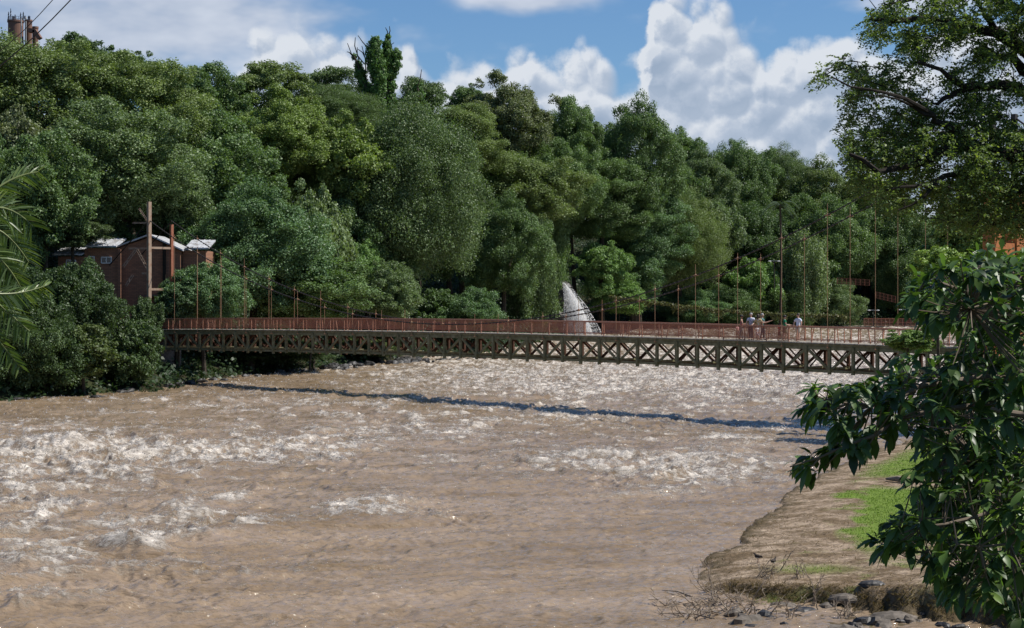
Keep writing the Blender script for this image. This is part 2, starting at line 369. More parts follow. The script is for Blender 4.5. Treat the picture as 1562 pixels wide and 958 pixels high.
# flow runs from the far right to the near left
fa = math.radians(200)
ca, sa = math.cos(fa), math.sin(fa)
U = XX*ca + YY*sa; Vv = -XX*sa + YY*ca
wx = (fbm(U*.22, Vv*.3, 3, 40) - .5) * 5; wy = (fbm(U*.22+50, Vv*.3, 3, 41) - .5) * 4
n1 = vnoise(U*.33 + wx*.5, Vv*.2 + wy*.3, 1)
r1 = 1 - np.abs(2*vnoise(U*.55 + wx*.7, Vv*.28 + wy*.5, 2) - 1)
r2 = 1 - np.abs(2*vnoise(U*.85 + wx, Vv*.8 + wy, 3) - 1)
r3 = 1 - np.abs(2*vnoise(U*1.9 + wx*1.5, Vv*2.1 + wy*2, 4) - 1)
r4 = vnoise(U*3.5 + wx*2, Vv*5.0, 6)
r5 = vnoise(U*7, Vv*13, 7)
nearf = 1 - sstep(60, 130, YY)
rough = .22 + .95*band*(1 - .8*calm)
R4 = 1 - np.abs(2*vnoise(U*.75 + wx, Vv*1.5 + wy, 66) - 1); R5 = 1 - np.abs(2*vnoise(U*1.05 + wx*1.2, Vv*3.1 + wy*1.6, 67) - 1); R6 = 1 - np.abs(2*vnoise(U*2.2 + wx*1.5, Vv*6.0 + wy*2, 68) - 1)
R0 = fbm(U*.13 + wx*.1, Vv*.26, 3, 91); R00 = 1 - np.abs(2*vnoise(U*.16 + wx*.2, Vv*.42 + wy*.2, 92) - 1)
hgt = (R0-.5)*.30*nearf*(1-.4*calm) + (R00-.5)*.10*nearf + (R4-.5)*.085 + (R5-.5)*.07 + (R6-.5)*.05*nearf + rough * ((n1-.5)*.26 + (r1**2-.35)*.26 + (r2**2-.35)*.12 + (r3-.5)*.07) + (r4-.5)*(.045 + .035*rough) + (r5-.5)*.028*nearf
hgt *= (1 - .35*calm)
# the standing waves at the lower left
crf = np.zeros_like(XX)
for (cx, cy, ln, am, sl) in [(45, 812, 70, .34, .10), (130, 838, 90, .30, .3), (215, 836, 60, .40, -.2), (262, 797, 60, .34, .25), (20, 868, 60, .22, .1), (130, 880, 130, .24, .2), (355, 766, 30, .20, .1), (310, 815, 50, .20, .3),
                         (120, 684, 110, .30, 0), (250, 690, 100, .32, .05), (330, 682, 70, .30, .1), (40, 694, 60, .28, 0), (430, 670, 60, .26, .2), (500, 650, 60, .22, .1), (265, 778, 26, .2, .1), (80, 925, 70, .18, .2), (930, 700, 70, .24, .1), (1060, 706, 90, .26, .1), (1150, 716, 60, .24, .1), (600, 772, 60, .16, .15), (690, 905, 40, .12, .2), (410, 828, 30, .16, .1)]:
    q = pix(cx, cy, F*EYE/(cy-HY)); sc_ = F/q.y; dx = XX - q.x; dy = YY - q.y
    Lx = ln/sc_; dd = dy - sl*dx*1.5 + .5*np.sin(dx*.8 + cx) + .9*(fbm(dx*.9 + cx, dx*0 + .3, 3, 5) - .5) + .10*dx*dx/Lx
    en = np.exp(-(dx/Lx)**4) * (.6 + .8*vnoise(dx*.7 + cx, dx*0, 8)); wd_ = .30 + q.y*.004
    hgt += am * en * (np.exp(-(dd/wd_)**2)*1.0 + .4*np.exp(-((dd - 2.2*wd_)/(2.2*wd_))**2) - .25*np.exp(-((dd + 3*wd_)/(1.6*wd_))**2))
    crf = np.maximum(crf, en*np.exp(-((dd + .1)/(wd_*.8))**2)*min(1, am*3))
Z = level(YY) + hgt
crest = np.clip((hgt / (.07 + .16*rough)), -1, 2)
fo = sstep(.30, 1.25, band*1.0 + (fbm(U*.9+wx, Vv*.38+wy, 4, 21) - .5)*1.5 + crest*.26)
fo = np.clip(fo*(.30 + .95*sstep(.36, .66, fbm(U*2.6, Vv*1.1, 5, 31, .7))), 0, 1) * (1-.85*calm)
fo = np.maximum(fo, .35*band*fbm(U*1.3, Vv*.5, 4, 61)*(1-calm))
fo = np.maximum(fo, .75*sstep(.9, 1.6, crest) * sstep(.5, .7, fbm(U*4, Vv*2, 3, 77)) * (1-calm))
fo = np.maximum(fo, np.clip(crf*1.1*sstep(.30, .62, fbm(U*2.2, Vv*2.2, 4, 88)), 0, .95))
def water_mat():
    m = bpy.data.materials.new('muddy_river_water'); m.use_nodes = True; n = m.node_tree.nodes; l = m.node_tree.links; p = n['Principled BSDF']
    def nd(t, **k):
        o = n.new(t)
        for a, b in k.items(): setattr(o, a, b)
        return o
    tc = nd('ShaderNodeTexCoord'); at = nd('ShaderNodeAttribute'); at.attribute_name = 'foam'
    a2 = nd('ShaderNodeAttribute'); a2.attribute_name = 'rough'
    mp = nd('ShaderNodeMapping'); l.new(tc.outputs['Object'], mp.inputs['Vector']); mp.inputs['Rotation'].default_value = (0, 0, -.35); mp.inputs['Scale'].default_value = (.5, 1.5, 1)
    f1 = nd('ShaderNodeTexNoise'); l.new(mp.outputs[0], f1.inputs['Vector']); f1.inputs['Scale'].default_value = 2.6; f1.inputs['Detail'].default_value = 9; f1.inputs['Roughness'].default_value = .74; f1.inputs['Distortion'].default_value = .6
    # foam coverage: broken by a coarse and a fine pattern
    f3 = nd('ShaderNodeTexNoise'); l.new(mp.outputs[0], f3.inputs['Vector']); f3.inputs['Scale'].default_value = 9.0; f3.inputs['Detail'].default_value = 6; f3.inputs['Roughness'].default_value = .8
    s0 = nd('ShaderNodeMath', operation='MULTIPLY_ADD'); l.new(f3.outputs['Fac'], s0.inputs[0]); s0.inputs[1].default_value = .75; l.new(f1.outputs['Fac'], s0.inputs[2])
    s = nd('ShaderNodeMath', operation='MULTIPLY_ADD'); l.new(at.outputs['Fac'], s.inputs[0]); s.inputs[1].default_value = .46; l.new(s0.outputs[0], s.inputs[2])
    mr = nd('ShaderNodeMapRange'); mr.interpolation_type = 'SMOOTHSTEP'; l.new(s.outputs[0], mr.inputs['Value']); mr.inputs['From Min'].default_value = .95; mr.inputs['From Max'].default_value = 1.50; mr.inputs['To Max'].default_value = .95
    # silt colour
    f2 = nd('ShaderNodeTexNoise'); l.new(mp.outputs[0], f2.inputs['Vector']); f2.inputs['Scale'].default_value = .22; f2.inputs['Detail'].default_value = 6; f2.inputs['Roughness'].default_value = .6
    r2 = nd('ShaderNodeMapRange'); l.new(f2.outputs['Fac'], r2.inputs['Value']); r2.inputs['From Min'].default_value = .35; r2.inputs['From Max'].default_value = .68
    c1 = nd('ShaderNodeMix', data_type='RGBA'); l.new(r2.outputs['Result'], c1.inputs['Factor']); c1.inputs['A'].default_value = (.200, .140, .079, 1); c1.inputs['B'].default_value = (.312, .232, .158, 1)
    c2 = nd('ShaderNodeMix', data_type='RGBA'); l.new(mr.outputs['Result'], c2.inputs['Factor']); l.new(c1.outputs['Result'], c2.inputs['A']); c2.inputs['B'].default_value = (.72, .65, .56, 1)
    l.new(c2.outputs['Result'], p.inputs['Base Color'])
    rr = nd('ShaderNodeMapRange'); l.new(mr.outputs['Result'], rr.inputs['Value']); rr.inputs['To Min'].default_value = .07; rr.inputs['To Max'].default_value = .6; l.new(rr.outputs['Result'], p.inputs['Roughness'])
    p.inputs['IOR'].default_value = 1.4; p.inputs['Specular IOR Level'].default_value = .6
    b1 = nd('ShaderNodeTexNoise'); l.new(mp.outputs[0], b1.inputs['Vector']); b1.inputs['Scale'].default_value = 4.0; b1.inputs['Detail'].default_value = 4; b1.inputs['Roughness'].default_value = .55
    bs = nd('ShaderNodeMath', operation='MULTIPLY_ADD'); l.new(mr.outputs['Result'], bs.inputs[0]); bs.inputs[1].default_value = .5; l.new(b1.outputs['Fac'], bs.inputs[2])
    b = nd('ShaderNodeBump'); b.inputs['Strength'].default_value = 1.0; b.inputs['Distance'].default_value = .12; l.new(bs.outputs[0], b.inputs['Height']); l.new(b.outputs['Normal'], p.inputs['Normal'])
    return m
wat = grid_obj('river_water', np.stack([XX, YY, Z], -1), water_mat(), {'foam': fo, 'rough': rough})
# white flecks: spray over the rapids, sparser ones elsewhere stand in for glints
rsf = np.random.RandomState(17); pf = (fo**1.5*1.0 + .045*(1-.8*calm)).ravel() * np.clip(YY.ravel()/60, .3, 3)**1.0 * (YY.ravel() > 42) * (YY.ravel() < 200); pf /= pf.sum()
jj = rsf.choice(fo.size, 105000, p=pf); nfl = len(jj)
fc_ = np.stack([XX.ravel()[jj] + rsf.uniform(-.1, .1, nfl), YY.ravel()[jj] + rsf.uniform(-.2, .2, nfl), Z.ravel()[jj] + rsf.exponential(.035, nfl)*(.4 + fo.ravel()[jj]) + .01], -1)
fs_ = rsf.uniform(.012, .05, nfl)*np.clip(YY.ravel()[jj]/90, .5, 1.6); ang = rsf.uniform(0, 6.28, nfl)
fa_ = np.stack([np.cos(ang), np.sin(ang)*.3, rsf.uniform(-.4, .4, nfl)], -1)*fs_[:, None]; fb_ = np.stack([rsf.uniform(-.3, .3, nfl), rsf.uniform(-.6, .2, nfl), np.ones(nfl)], -1)*fs_[:, None]*.55
fl = quads_obj('spray_glint_flecks', np.stack([fc_-fa_, fc_-fb_, fc_+fa_, fc_+fb_], 1), nfl, mat('white_spray_glints', (.78, .75, .70), .4, .5), attrs={'lv': rsf.rand(nfl)})
tag(fl, 'fine white flecks, spray over the rapids and added glints on the open water', 'spray', kind='stuff')
tag(wat, 'muddy brown river with white foaming rapids', kind='structure')

# ---- the near right bank: sand, wet margin, grass, a cut lip facing the camera
bx = np.arange(3.6, 46, .11); by = np.concatenate([np.arange(32, 62, .09), np.arange(62, 130, .2)])
BX, BY = np.meshgrid(bx, by)
wpx = (fbm(BX*.9, BY*.6, 4, 51) - .5)*.8; wpy = (fbm(BX*.9, BY*.6, 4, 52) - .5)*1.6; BXw = BX + wpx; BYw = BY + wpy
bs = poly_sd(BX, BY, RIVER)
wob = (fbm(BX*.7, BY*.7, 4, 9) - .5) * 1.1
d = bs + wob * .6
front = (BY < 48.5 - (BX-5)*.62 + 0*BX)               # side of the lip nearer the camera
lipY = np.interp(BX, [3, 4.85, 5.3, 6.0, 7.4, 8.8, 10.3, 12.3, 15, 22, 60], [48.6, 48.6, 47.7, 47.2, 46.5, 45.3, 43.9, 42.2, 40, 36, 20])
jag = (fbm(BX*1.6, BX*0+3, 4, 12) - .5) * 1.2 + (vnoise(BX*5, BX*0, 13) - .5) * .10
jag = jag + (fbm(BX*3, BY*3, 4, 14) - .5) * .5
dl = BY - (lipY + jag)                                 # distance behind the lip
inland = poly_sd(BXw, BYw, np.array(SHORE_R[3:20] + [(4.85, 48.6)]), False); inland = np.abs(inland)
body = .02 + .22*sstep(-.3, 3.0, inland) + .45*sstep(2.5, 9, inland) + 1.6*sstep(9, 30, inland)
is_land = (poly_sd(BXw, BYw, np.array(SHORE_L + SHORE_R[:20] + [(4.85, 48.6), (4.6, 20), (60, -60)])) > 0)
bd = np.where(is_land, body, -.9*sstep(0, 1.6, inland))
lift = sstep(-.5, .35, dl) * .15
low = -.06 + .17*(fbm(BX*1.7, BY*1.7, 4, 15) - .42)*2 + .9*sstep(11, 20, BX)
land_ = np.where(is_land, np.maximum(bd + lift*sstep(4.9, 6.2, BX), -.9), bd)
low_ = np.where(BX > 5.2, low - .25*sstep(6.2, 5.0, BX), -.9*sstep(5.2, 4.2, BX) - .1)
tl_ = sstep(-.75, .45, dl + (fbm(BX*2.5, BY*2.5, 4, 33) - .5)*.7)
bz = low_*(1 - tl_) + land_*tl_
bz = bz + (fbm(BX*2.2, BY*2.2, 4, 16) - .5) * .06 + (vnoise(BX*9, BY*9, 17) - .5) * .015
# where things grow
bpx = HX + BX/BY*F; bpy_ = HY + (EYE - bz)/BY*F
nz1 = fbm(BX*.9, BY*.5, 4, 18); nz2 = fbm(BX*3, BY*2, 4, 19)
g1 = 1.25*sstep(1282, 1325, bpx + (nz1-.5)*110) * sstep(738, 752, bpy_) * (1 - sstep(815, 850, bpy_ + (nz1-.5)*70))
g2 = (1 - sstep(722, 732, bpy_ + (nz2-.5)*8)) * sstep(.8, 3.0, inland) * (BY > 70) * .8
g3 = .42 * sstep(.55, .68, fbm(BX*1.2, BY*.8, 4, 25)) * sstep(1.2, 2.5, inland)
g4 = .5*np.exp(-((bpx-1240)/70)**2 - ((bpy_-868)/8)**2) + .6*np.exp(-((bpx-1490)/80)**2 - ((bpy_-905)/20)**2)
grass = np.clip(np.maximum.reduce([g1*(.6+.6*nz2), g2*(.6+.8*nz2), g3*nz2*1.2, g4]), 0, 1)
wet = .8 - .8*sstep(.0, .9, inland + (fbm(BX*5, BY*3.5, 4, 29)-.5)*2.2 + .1)
wet = np.maximum(wet, .85*(1 - sstep(-.05, .35, dl + (nz2-.5)*.6))); wet = np.where(dl < -.3, .55 + .5*nz2, wet)
def bank_mat():
    m = bpy.data.materials.new('sandy_bank'); m.use_nodes = True; n = m.node_tree.nodes; l = m.node_tree.links; p = n['Principled BSDF']
    def nd(t, **k):
        o = n.new(t)
        for a, b in k.items(): setattr(o, a, b)
        return o
    tc = nd('ShaderNodeTexCoord'); ag = nd('ShaderNodeAttribute'); ag.attribute_name = 'grass'; aw = nd('ShaderNodeAttribute'); aw.attribute_name = 'wet'
    f1 = nd('ShaderNodeTexNoise'); l.new(tc.outputs['Object'], f1.inputs['Vector']); f1.inputs['Scale'].default_value = .9; f1.inputs['Detail'].default_value = 11; f1.inputs['Roughness'].default_value = .78
    f2 = nd('ShaderNodeTexNoise'); l.new(tc.outputs['Object'], f2.inputs['Vector']); f2.inputs['Scale'].default_value = 9; f2.inputs['Detail'].default_value = 7; f2.inputs['Roughness'].default_value = .75
    r1 = nd('ShaderNodeMapRange'); l.new(f1.outputs['Fac'], r1.inputs['Value']); r1.inputs['From Min'].default_value = .44; r1.inputs['From Max'].default_value = .60
    c1 = nd('ShaderNodeMix', data_type='RGBA'); l.new(r1.outputs['Result'], c1.inputs['Factor']); c1.inputs['A'].default_value = (.165, .115, .065, 1); c1.inputs['B'].default_value = (.43, .33, .235, 1)
    r2 = nd('ShaderNodeMapRange'); l.new(f2.outputs['Fac'], r2.inputs['Value']); r2.inputs['From Min'].default_value = .35; r2.inputs['From Max'].default_value = .7; r2.inputs['To Min'].default_value = .28; r2.inputs['To Max'].default_value = 1.45
    c2 = nd('ShaderNodeVectorMath', operation='SCALE'); l.new(c1.outputs['Result'], c2.inputs[0]); l.new(r2.outputs['Result'], c2.inputs['Scale'])
    c3 = nd('ShaderNodeMix', data_type='RGBA'); l.new(aw.outputs['Fac'], c3.inputs['Factor']); l.new(c2.outputs[0], c3.inputs['A']); c3.inputs['B'].default_value = (.065, .05, .024, 1)
    gm = nd('ShaderNodeMath', operation='MULTIPLY_ADD'); l.new(ag.outputs['Fac'], gm.inputs[0]); gm.inputs[1].default_value = 1.3; 
    gs = nd('ShaderNodeMath', operation='MULTIPLY_ADD'); l.new(f2.outputs['Fac'], gs.inputs[0]); gs.inputs[1].default_value = 1.0; gs.inputs[2].default_value = -.62; l.new(gs.outputs[0], gm.inputs[2]); gm.use_clamp = True
    gc = nd('ShaderNodeMix', data_type='RGBA'); l.new(r2.outputs['Result'], gc.inputs['Factor']); gc.inputs['A'].default_value = (.075, .13, .018, 1); gc.inputs['B'].default_value = (.15, .215, .035, 1)
    c4 = nd('ShaderNodeMix', data_type='RGBA'); l.new(gm.outputs[0], c4.inputs['Factor']); l.new(c3.outputs['Result'], c4.inputs['A']); l.new(gc.outputs['Result'], c4.inputs['B'])
    l.new(c4.outputs['Result'], p.inputs['Base Color'])
    p.inputs['Roughness'].default_value = .9; p.inputs['Specular IOR Level'].default_value = .15
    b = nd('ShaderNodeBump'); b.inputs['Strength'].default_value = .8; b.inputs['Distance'].default_value = .06; l.new(f2.outputs['Fac'], b.inputs['Height']); l.new(b.outputs['Normal'], p.inputs['Normal'])
    return m
bank = grid_obj('river_bank', np.stack([BX, BY, bz], -1), bank_mat(), {'grass': grass, 'wet': np.clip(wet, 0, 1)})
tag(bank, 'sandy river bank with worn grass', kind='structure')
def bank_z(x, y):
    i = int(np.argmin(abs(bx - x))); j = int(np.argmin(abs(by - y))); return float(bz[j, i])
# grass blades on it
rs = np.random.RandomState(3)
pr = grass.ravel() * (BY.ravel() > 43) * (bpx.ravel() < 1600) * (BY.ravel() < 100) * (1 + .6*(BY.ravel() > 62)*3); pr = np.where(grass.ravel() < .22, 0, pr); pr = pr / pr.sum()
ii = rs.choice(BX.size, 70000, p=pr)
cx = BX.ravel()[ii] + rs.uniform(-.06, .06, len(ii)); cy = BY.ravel()[ii] + rs.uniform(-.1, .1, len(ii)); cz = bz.ravel()[ii] - .01
hh = rs.uniform(.02, .075, len(ii)); an = rs.uniform(0, math.pi, len(ii)); ww = rs.uniform(.008, .02, len(ii)); lx = rs.normal(0, .4, len(ii))*hh; ly = rs.normal(0, .4, len(ii))*hh
V = np.stack([np.stack([cx-ww*np.cos(an), cy-ww*np.sin(an), cz], -1), np.stack([cx+ww*np.cos(an), cy+ww*np.sin(an), cz], -1), np.stack([cx+lx, cy+ly, cz+hh], -1)], 1)
gob = quads_obj('grass', V, len(ii), leaf_mat('grass_blades', (.125, .20, .032), .6, .3, .4, .2), attrs={'lv': rs.rand(len(ii))}, corners=3)
tag(gob, 'short green grass on the sandy bank', 'grass', kind='stuff')

rs = np.random.RandomState(9)
pr = (np.exp(-(dl/.35)**2)*sstep(4.8, 6, BX)*(BX < 20) + .05*np.exp(-(inland/.5)**2)*(BY < 75)*(dl > 0)*(BX < 14) + .012*sstep(.1, .5, inland)*(dl > 0)*(BY < 62)*(BX < 16)).ravel(); pr = pr/pr.sum()
ii = rs.choice(BX.size, 16000, p=pr); n_ = len(ii)
cx = BX.ravel()[ii] + rs.uniform(-.06, .06, n_); cy = BY.ravel()[ii] + rs.uniform(-.08, .08, n_); cz = np.maximum(bz.ravel()[ii], -.02) - .01
hh = rs.uniform(.03, .16, n_); an = rs.uniform(0, math.pi, n_); ww = rs.uniform(.006, .014, n_); lx = rs.normal(0, .8, n_)*hh; ly = rs.normal(-.5, .7, n_)*hh
V = np.stack([np.stack([cx-ww*np.cos(an), cy-ww*np.sin(an), cz], -1), np.stack([cx+ww*np.cos(an), cy+ww*np.sin(an), cz], -1), np.stack([cx+lx, cy+ly, cz+hh*.7], -1)], 1)
gob2 = quads_obj('dry_grass', V, n_, leaf_mat('dry_grass_blades', (.16, .115, .06), .8, .2, .6, .1), attrs={'lv': rs.rand(n_)*.8}, corners=3)
tag(gob2, 'dry brown grass and roots along the cut edge of the bank', 'grass', kind='stuff')

# ------------------------------------------------------------------ foliage
def leaf_quads(c, nrm, size, rng, aspect=.55):
    n = len(c); r = rng.normal(size=(n, 3)); a = np.cross(nrm, r); a /= np.linalg.norm(a, axis=1)[:, None] + 1e-9
    b = np.cross(nrm, a); s = (size * rng.uniform(.65, 1.3, n))[:, None]
    a = a*s*.5; b = b*s*.5*aspect; fold = nrm * s * .10
    return np.stack([c - a, c + b*1.0 + fold, c + a, c - b*1.0 + fold], 1)

def puffs(kind, rng):
    P = []; R = []
    def fib(M, zmin):
        out = []
        for i in range(M):
            z = zmin + (1-zmin) * (i+.5)/M; t = i*2.39996; r = math.sqrt(max(0, 1-z*z)); out.append((r*math.cos(t), r*math.sin(t), z))
        return out
    if kind == 'dome':
        for v in fib(64, -.75): k = rng.uniform(.68, .82); P.append(np.array(v)*k); R.append(rng.uniform(.20, .30))
    elif kind == 'broad':
        for v in fib(60, -.85): k = rng.uniform(.60, .86); P.append(np.array(v)*k); R.append(rng.uniform(.16, .28))
    elif kind == 'open':
        for v in fib(64, -.9): k = rng.uniform(.45, .90); P.append(np.array(v)*k); R.append(rng.uniform(.13, .24))
    elif kind == 'layer':
        for i in range(60):
            z = rng.uniform(-.75, .88); t = rng.uniform(0, 6.283); r = math.sqrt(max(.05, 1-z*z)) * rng.uniform(.35, .85)
            P.append(np.array([r*math.cos(t), r*math.sin(t), z])); R.append(rng.uniform(.18, .32))
    elif kind == 'vine':
        for i in range(26):
            t = rng.uniform(0, 6.283); r = rng.uniform(.2, .8); top = rng.uniform(.35, 1) * math.sqrt(max(.1, 1-r*r*.6)); bot = rng.uniform(-1, -.2); z = top
            while z > bot:
                w = rng.uniform(.13, .24); P.append(np.array([r*math.cos(t), r*math.sin(t), z])); R.append(w); z -= w*.9; t += rng.uniform(-.06, .06)
    elif kind == 'bush':
        for v in fib(44, -.95): k = rng.uniform(.6, .86); P.append(np.array(v)*k); R.append(rng.uniform(.18, .30))
    P = np.array(P); R = np.array(R)
    if kind in ('broad', 'dome', 'open', 'bush'):
        lob = rng.normal(size=(6, 3)); lob[:, 2] = lob[:, 2]*.7 + .15; lob /= np.linalg.norm(lob, axis=1)[:, None]
        dn_ = P / (np.linalg.norm(P, axis=1)[:, None] + 1e-9); al = np.max(dn_ @ lob.T, axis=1)
        k = (.90 if kind == 'dome' else .68) + (.20 if kind == 'dome' else .52)*np.clip(al, 0, 1)**5
        P = P * k[:, None]
        # a few stray boughs break the outline
        m = 8; v = rng.normal(size=(m, 3)); v[:, 2] = np.abs(v[:, 2])*.8 - .1; v /= np.linalg.norm(v, axis=1)[:, None]
        P = np.concatenate([P, v*rng.uniform(.85, 1.02, (m, 1))]); R = np.concatenate([R, rng.uniform(.07, .13, m)])
    return P, R

PROTO = {}
def crown_mesh(kind, sz, seed):
    key = (kind, sz, seed)
    if key in PROTO: return PROTO[key]
    rng = np.random.RandomState(hash((kind[0], len(kind), sz, seed)) % 1000 if False else (sum(map(ord, kind))*7 + sz*131 + seed*17))
    P, R = puffs(kind, rng)
    n, ls = {2: (155000, .0285), 1: (64000, .046), 0: (24000, .078)}[sz]
    if kind == 'dome': n = int(n*1.5); ls *= .72
    if kind == 'open': n = int(n*.85); ls *= 1.1
    if kind == 'vine': n = int(n*1.1)
    SP = []; SR = []
    for p, r in zip(P, R):
        m = 9
        for j in range(m):
            v = rng.normal(size=3); v[2] = v[2]*.8 + .25; v /= np.linalg.norm(v)
            if kind == 'layer': v[2] *= .6
            SP.append(p + v*r*rng.uniform(.55, .95)); SR.append(r * rng.uniform(.24, .66))
    SP = np.array(SP); SR = np.array(SR)
    w = SR**2; idx = rng.choice(len(SP), n, p=w/w.sum())
    v = rng.normal(size=(n, 3)); v[:, 2] = v[:, 2]*.85 + .35
    v /= np.linalg.norm(v, axis=1)[:, None]
    rad = SR[idx] * (.55 + .75*rng.rand(n)**1.4) + .012*np.abs(rng.normal(size=n))
    sc = np.array([1, 1, .68 if kind == 'layer' else (1.5 if kind == 'vine' else .85)])
    c = SP[idx] + v * rad[:, None] * sc
    # drop leaves buried deep inside the masses
    keep = np.ones(n, bool)
    for p, r in zip(P, R):
        keep &= (np.linalg.norm((c - p), axis=1) > r*(.25 if kind == 'dome' else .38))
    c = c[keep]; v = v[keep]; n = len(c)
    nr = v*.6 + rng.normal(size=(n, 3))*.62 + np.array([0, 0, .4]); nr /= np.linalg.norm(nr, axis=1)[:, None]
    Q = leaf_quads(c, nr, np.full(n, ls), rng, .62)
    pl = rng.rand(len(P))
    # lv: leaf-to-leaf plus slow clump-to-clump colour
    lv = np.clip(.62*rng.rand(n) + .38*fbm(c[:, 0]*2.5+7, c[:, 1]*2.5 + c[:, 2]*2, 2, seed), 0, 1)
    o = quads_obj('crown', Q, n, M['leaf'], attrs={'lv': lv}, link=False)
    PROTO[key] = (o.data, P, R); bpy.data.objects.remove(o)
    return PROTO[key]

TREES = []
def tree(x, top, w, h, Y, kind, col, label, name='broadleaf_tree', cat='tree', group=None, trunk='bark', base=None, rot=None, seed=None, tint=1.0):
    s = F / Y; R = w / 2 / s; H2 = h / 2 / s
    c = pix(x, top + h/2, Y)
    gz = hz(c.x, c.y) if base is None else base
    k = len(TREES); sz = 2 if R > 6 else (1 if R > 3.0 else 0)
    me, P, Rr = crown_mesh(kind, sz, (k % 3) if seed is None else seed)
    e = empty(name, (c.x, c.y, min(gz, c.z - H2*.5) - .3), 0)
    tag(e, label, cat, group)
    cr = bpy.data.objects.new('crown', me); C.objects.link(cr); cr.parent = e
    cr.location = (0, 0, c.z - e.location.z); cr.scale = (R*1.14, R*1.08, H2*1.12); th = (k*2.1) % 6.28 if rot is None else rot
    cr.rotation_euler = (0, 0, th); mx_ = (.068, .102, .042); cr.color = (*[(v*.55 + m_*.45)*tint*2.0 for v, m_ in zip(col, mx_)], 1)
    b = MB(); rr = random.Random(k); cc = Vector((0, 0, c.z - e.location.z)); tr = max(.06, R*.055*(.3 if kind == 'bush' else 1))
    fork = Vector((0, 0, max(.3, cc.z - H2*.55)))
    lean = Vector((rr.uniform(-.06, .06)*cc.z, rr.uniform(-.06, .06)*cc.z, 0))
    b.tube([(0, 0, 0), lean*.5 + Vector((0, 0, fork.z*.5)), lean + fork], [tr*1.35, tr, tr*.85], 7)
    Q = [(Vector((p[0]*R, p[1]*R*.95, p[2]*H2))) for p in P]
    for p in rr.sample(Q, min(len(Q), 22 if kind == 'open' else 12)):
        p = Matrix.Rotation(th, 3, 'Z') @ p + cc
        mid = (lean + fork)*.45 + p*.55 + Vector((rr.uniform(-.1, .1)*R, rr.uniform(-.1, .1)*R, -.08*R))
        b.tube([lean + fork, mid, p], [tr*.5, tr*.28, tr*.08], 5, False)
    b.build('trunk', M[trunk], e)
    TREES.append(e); return e
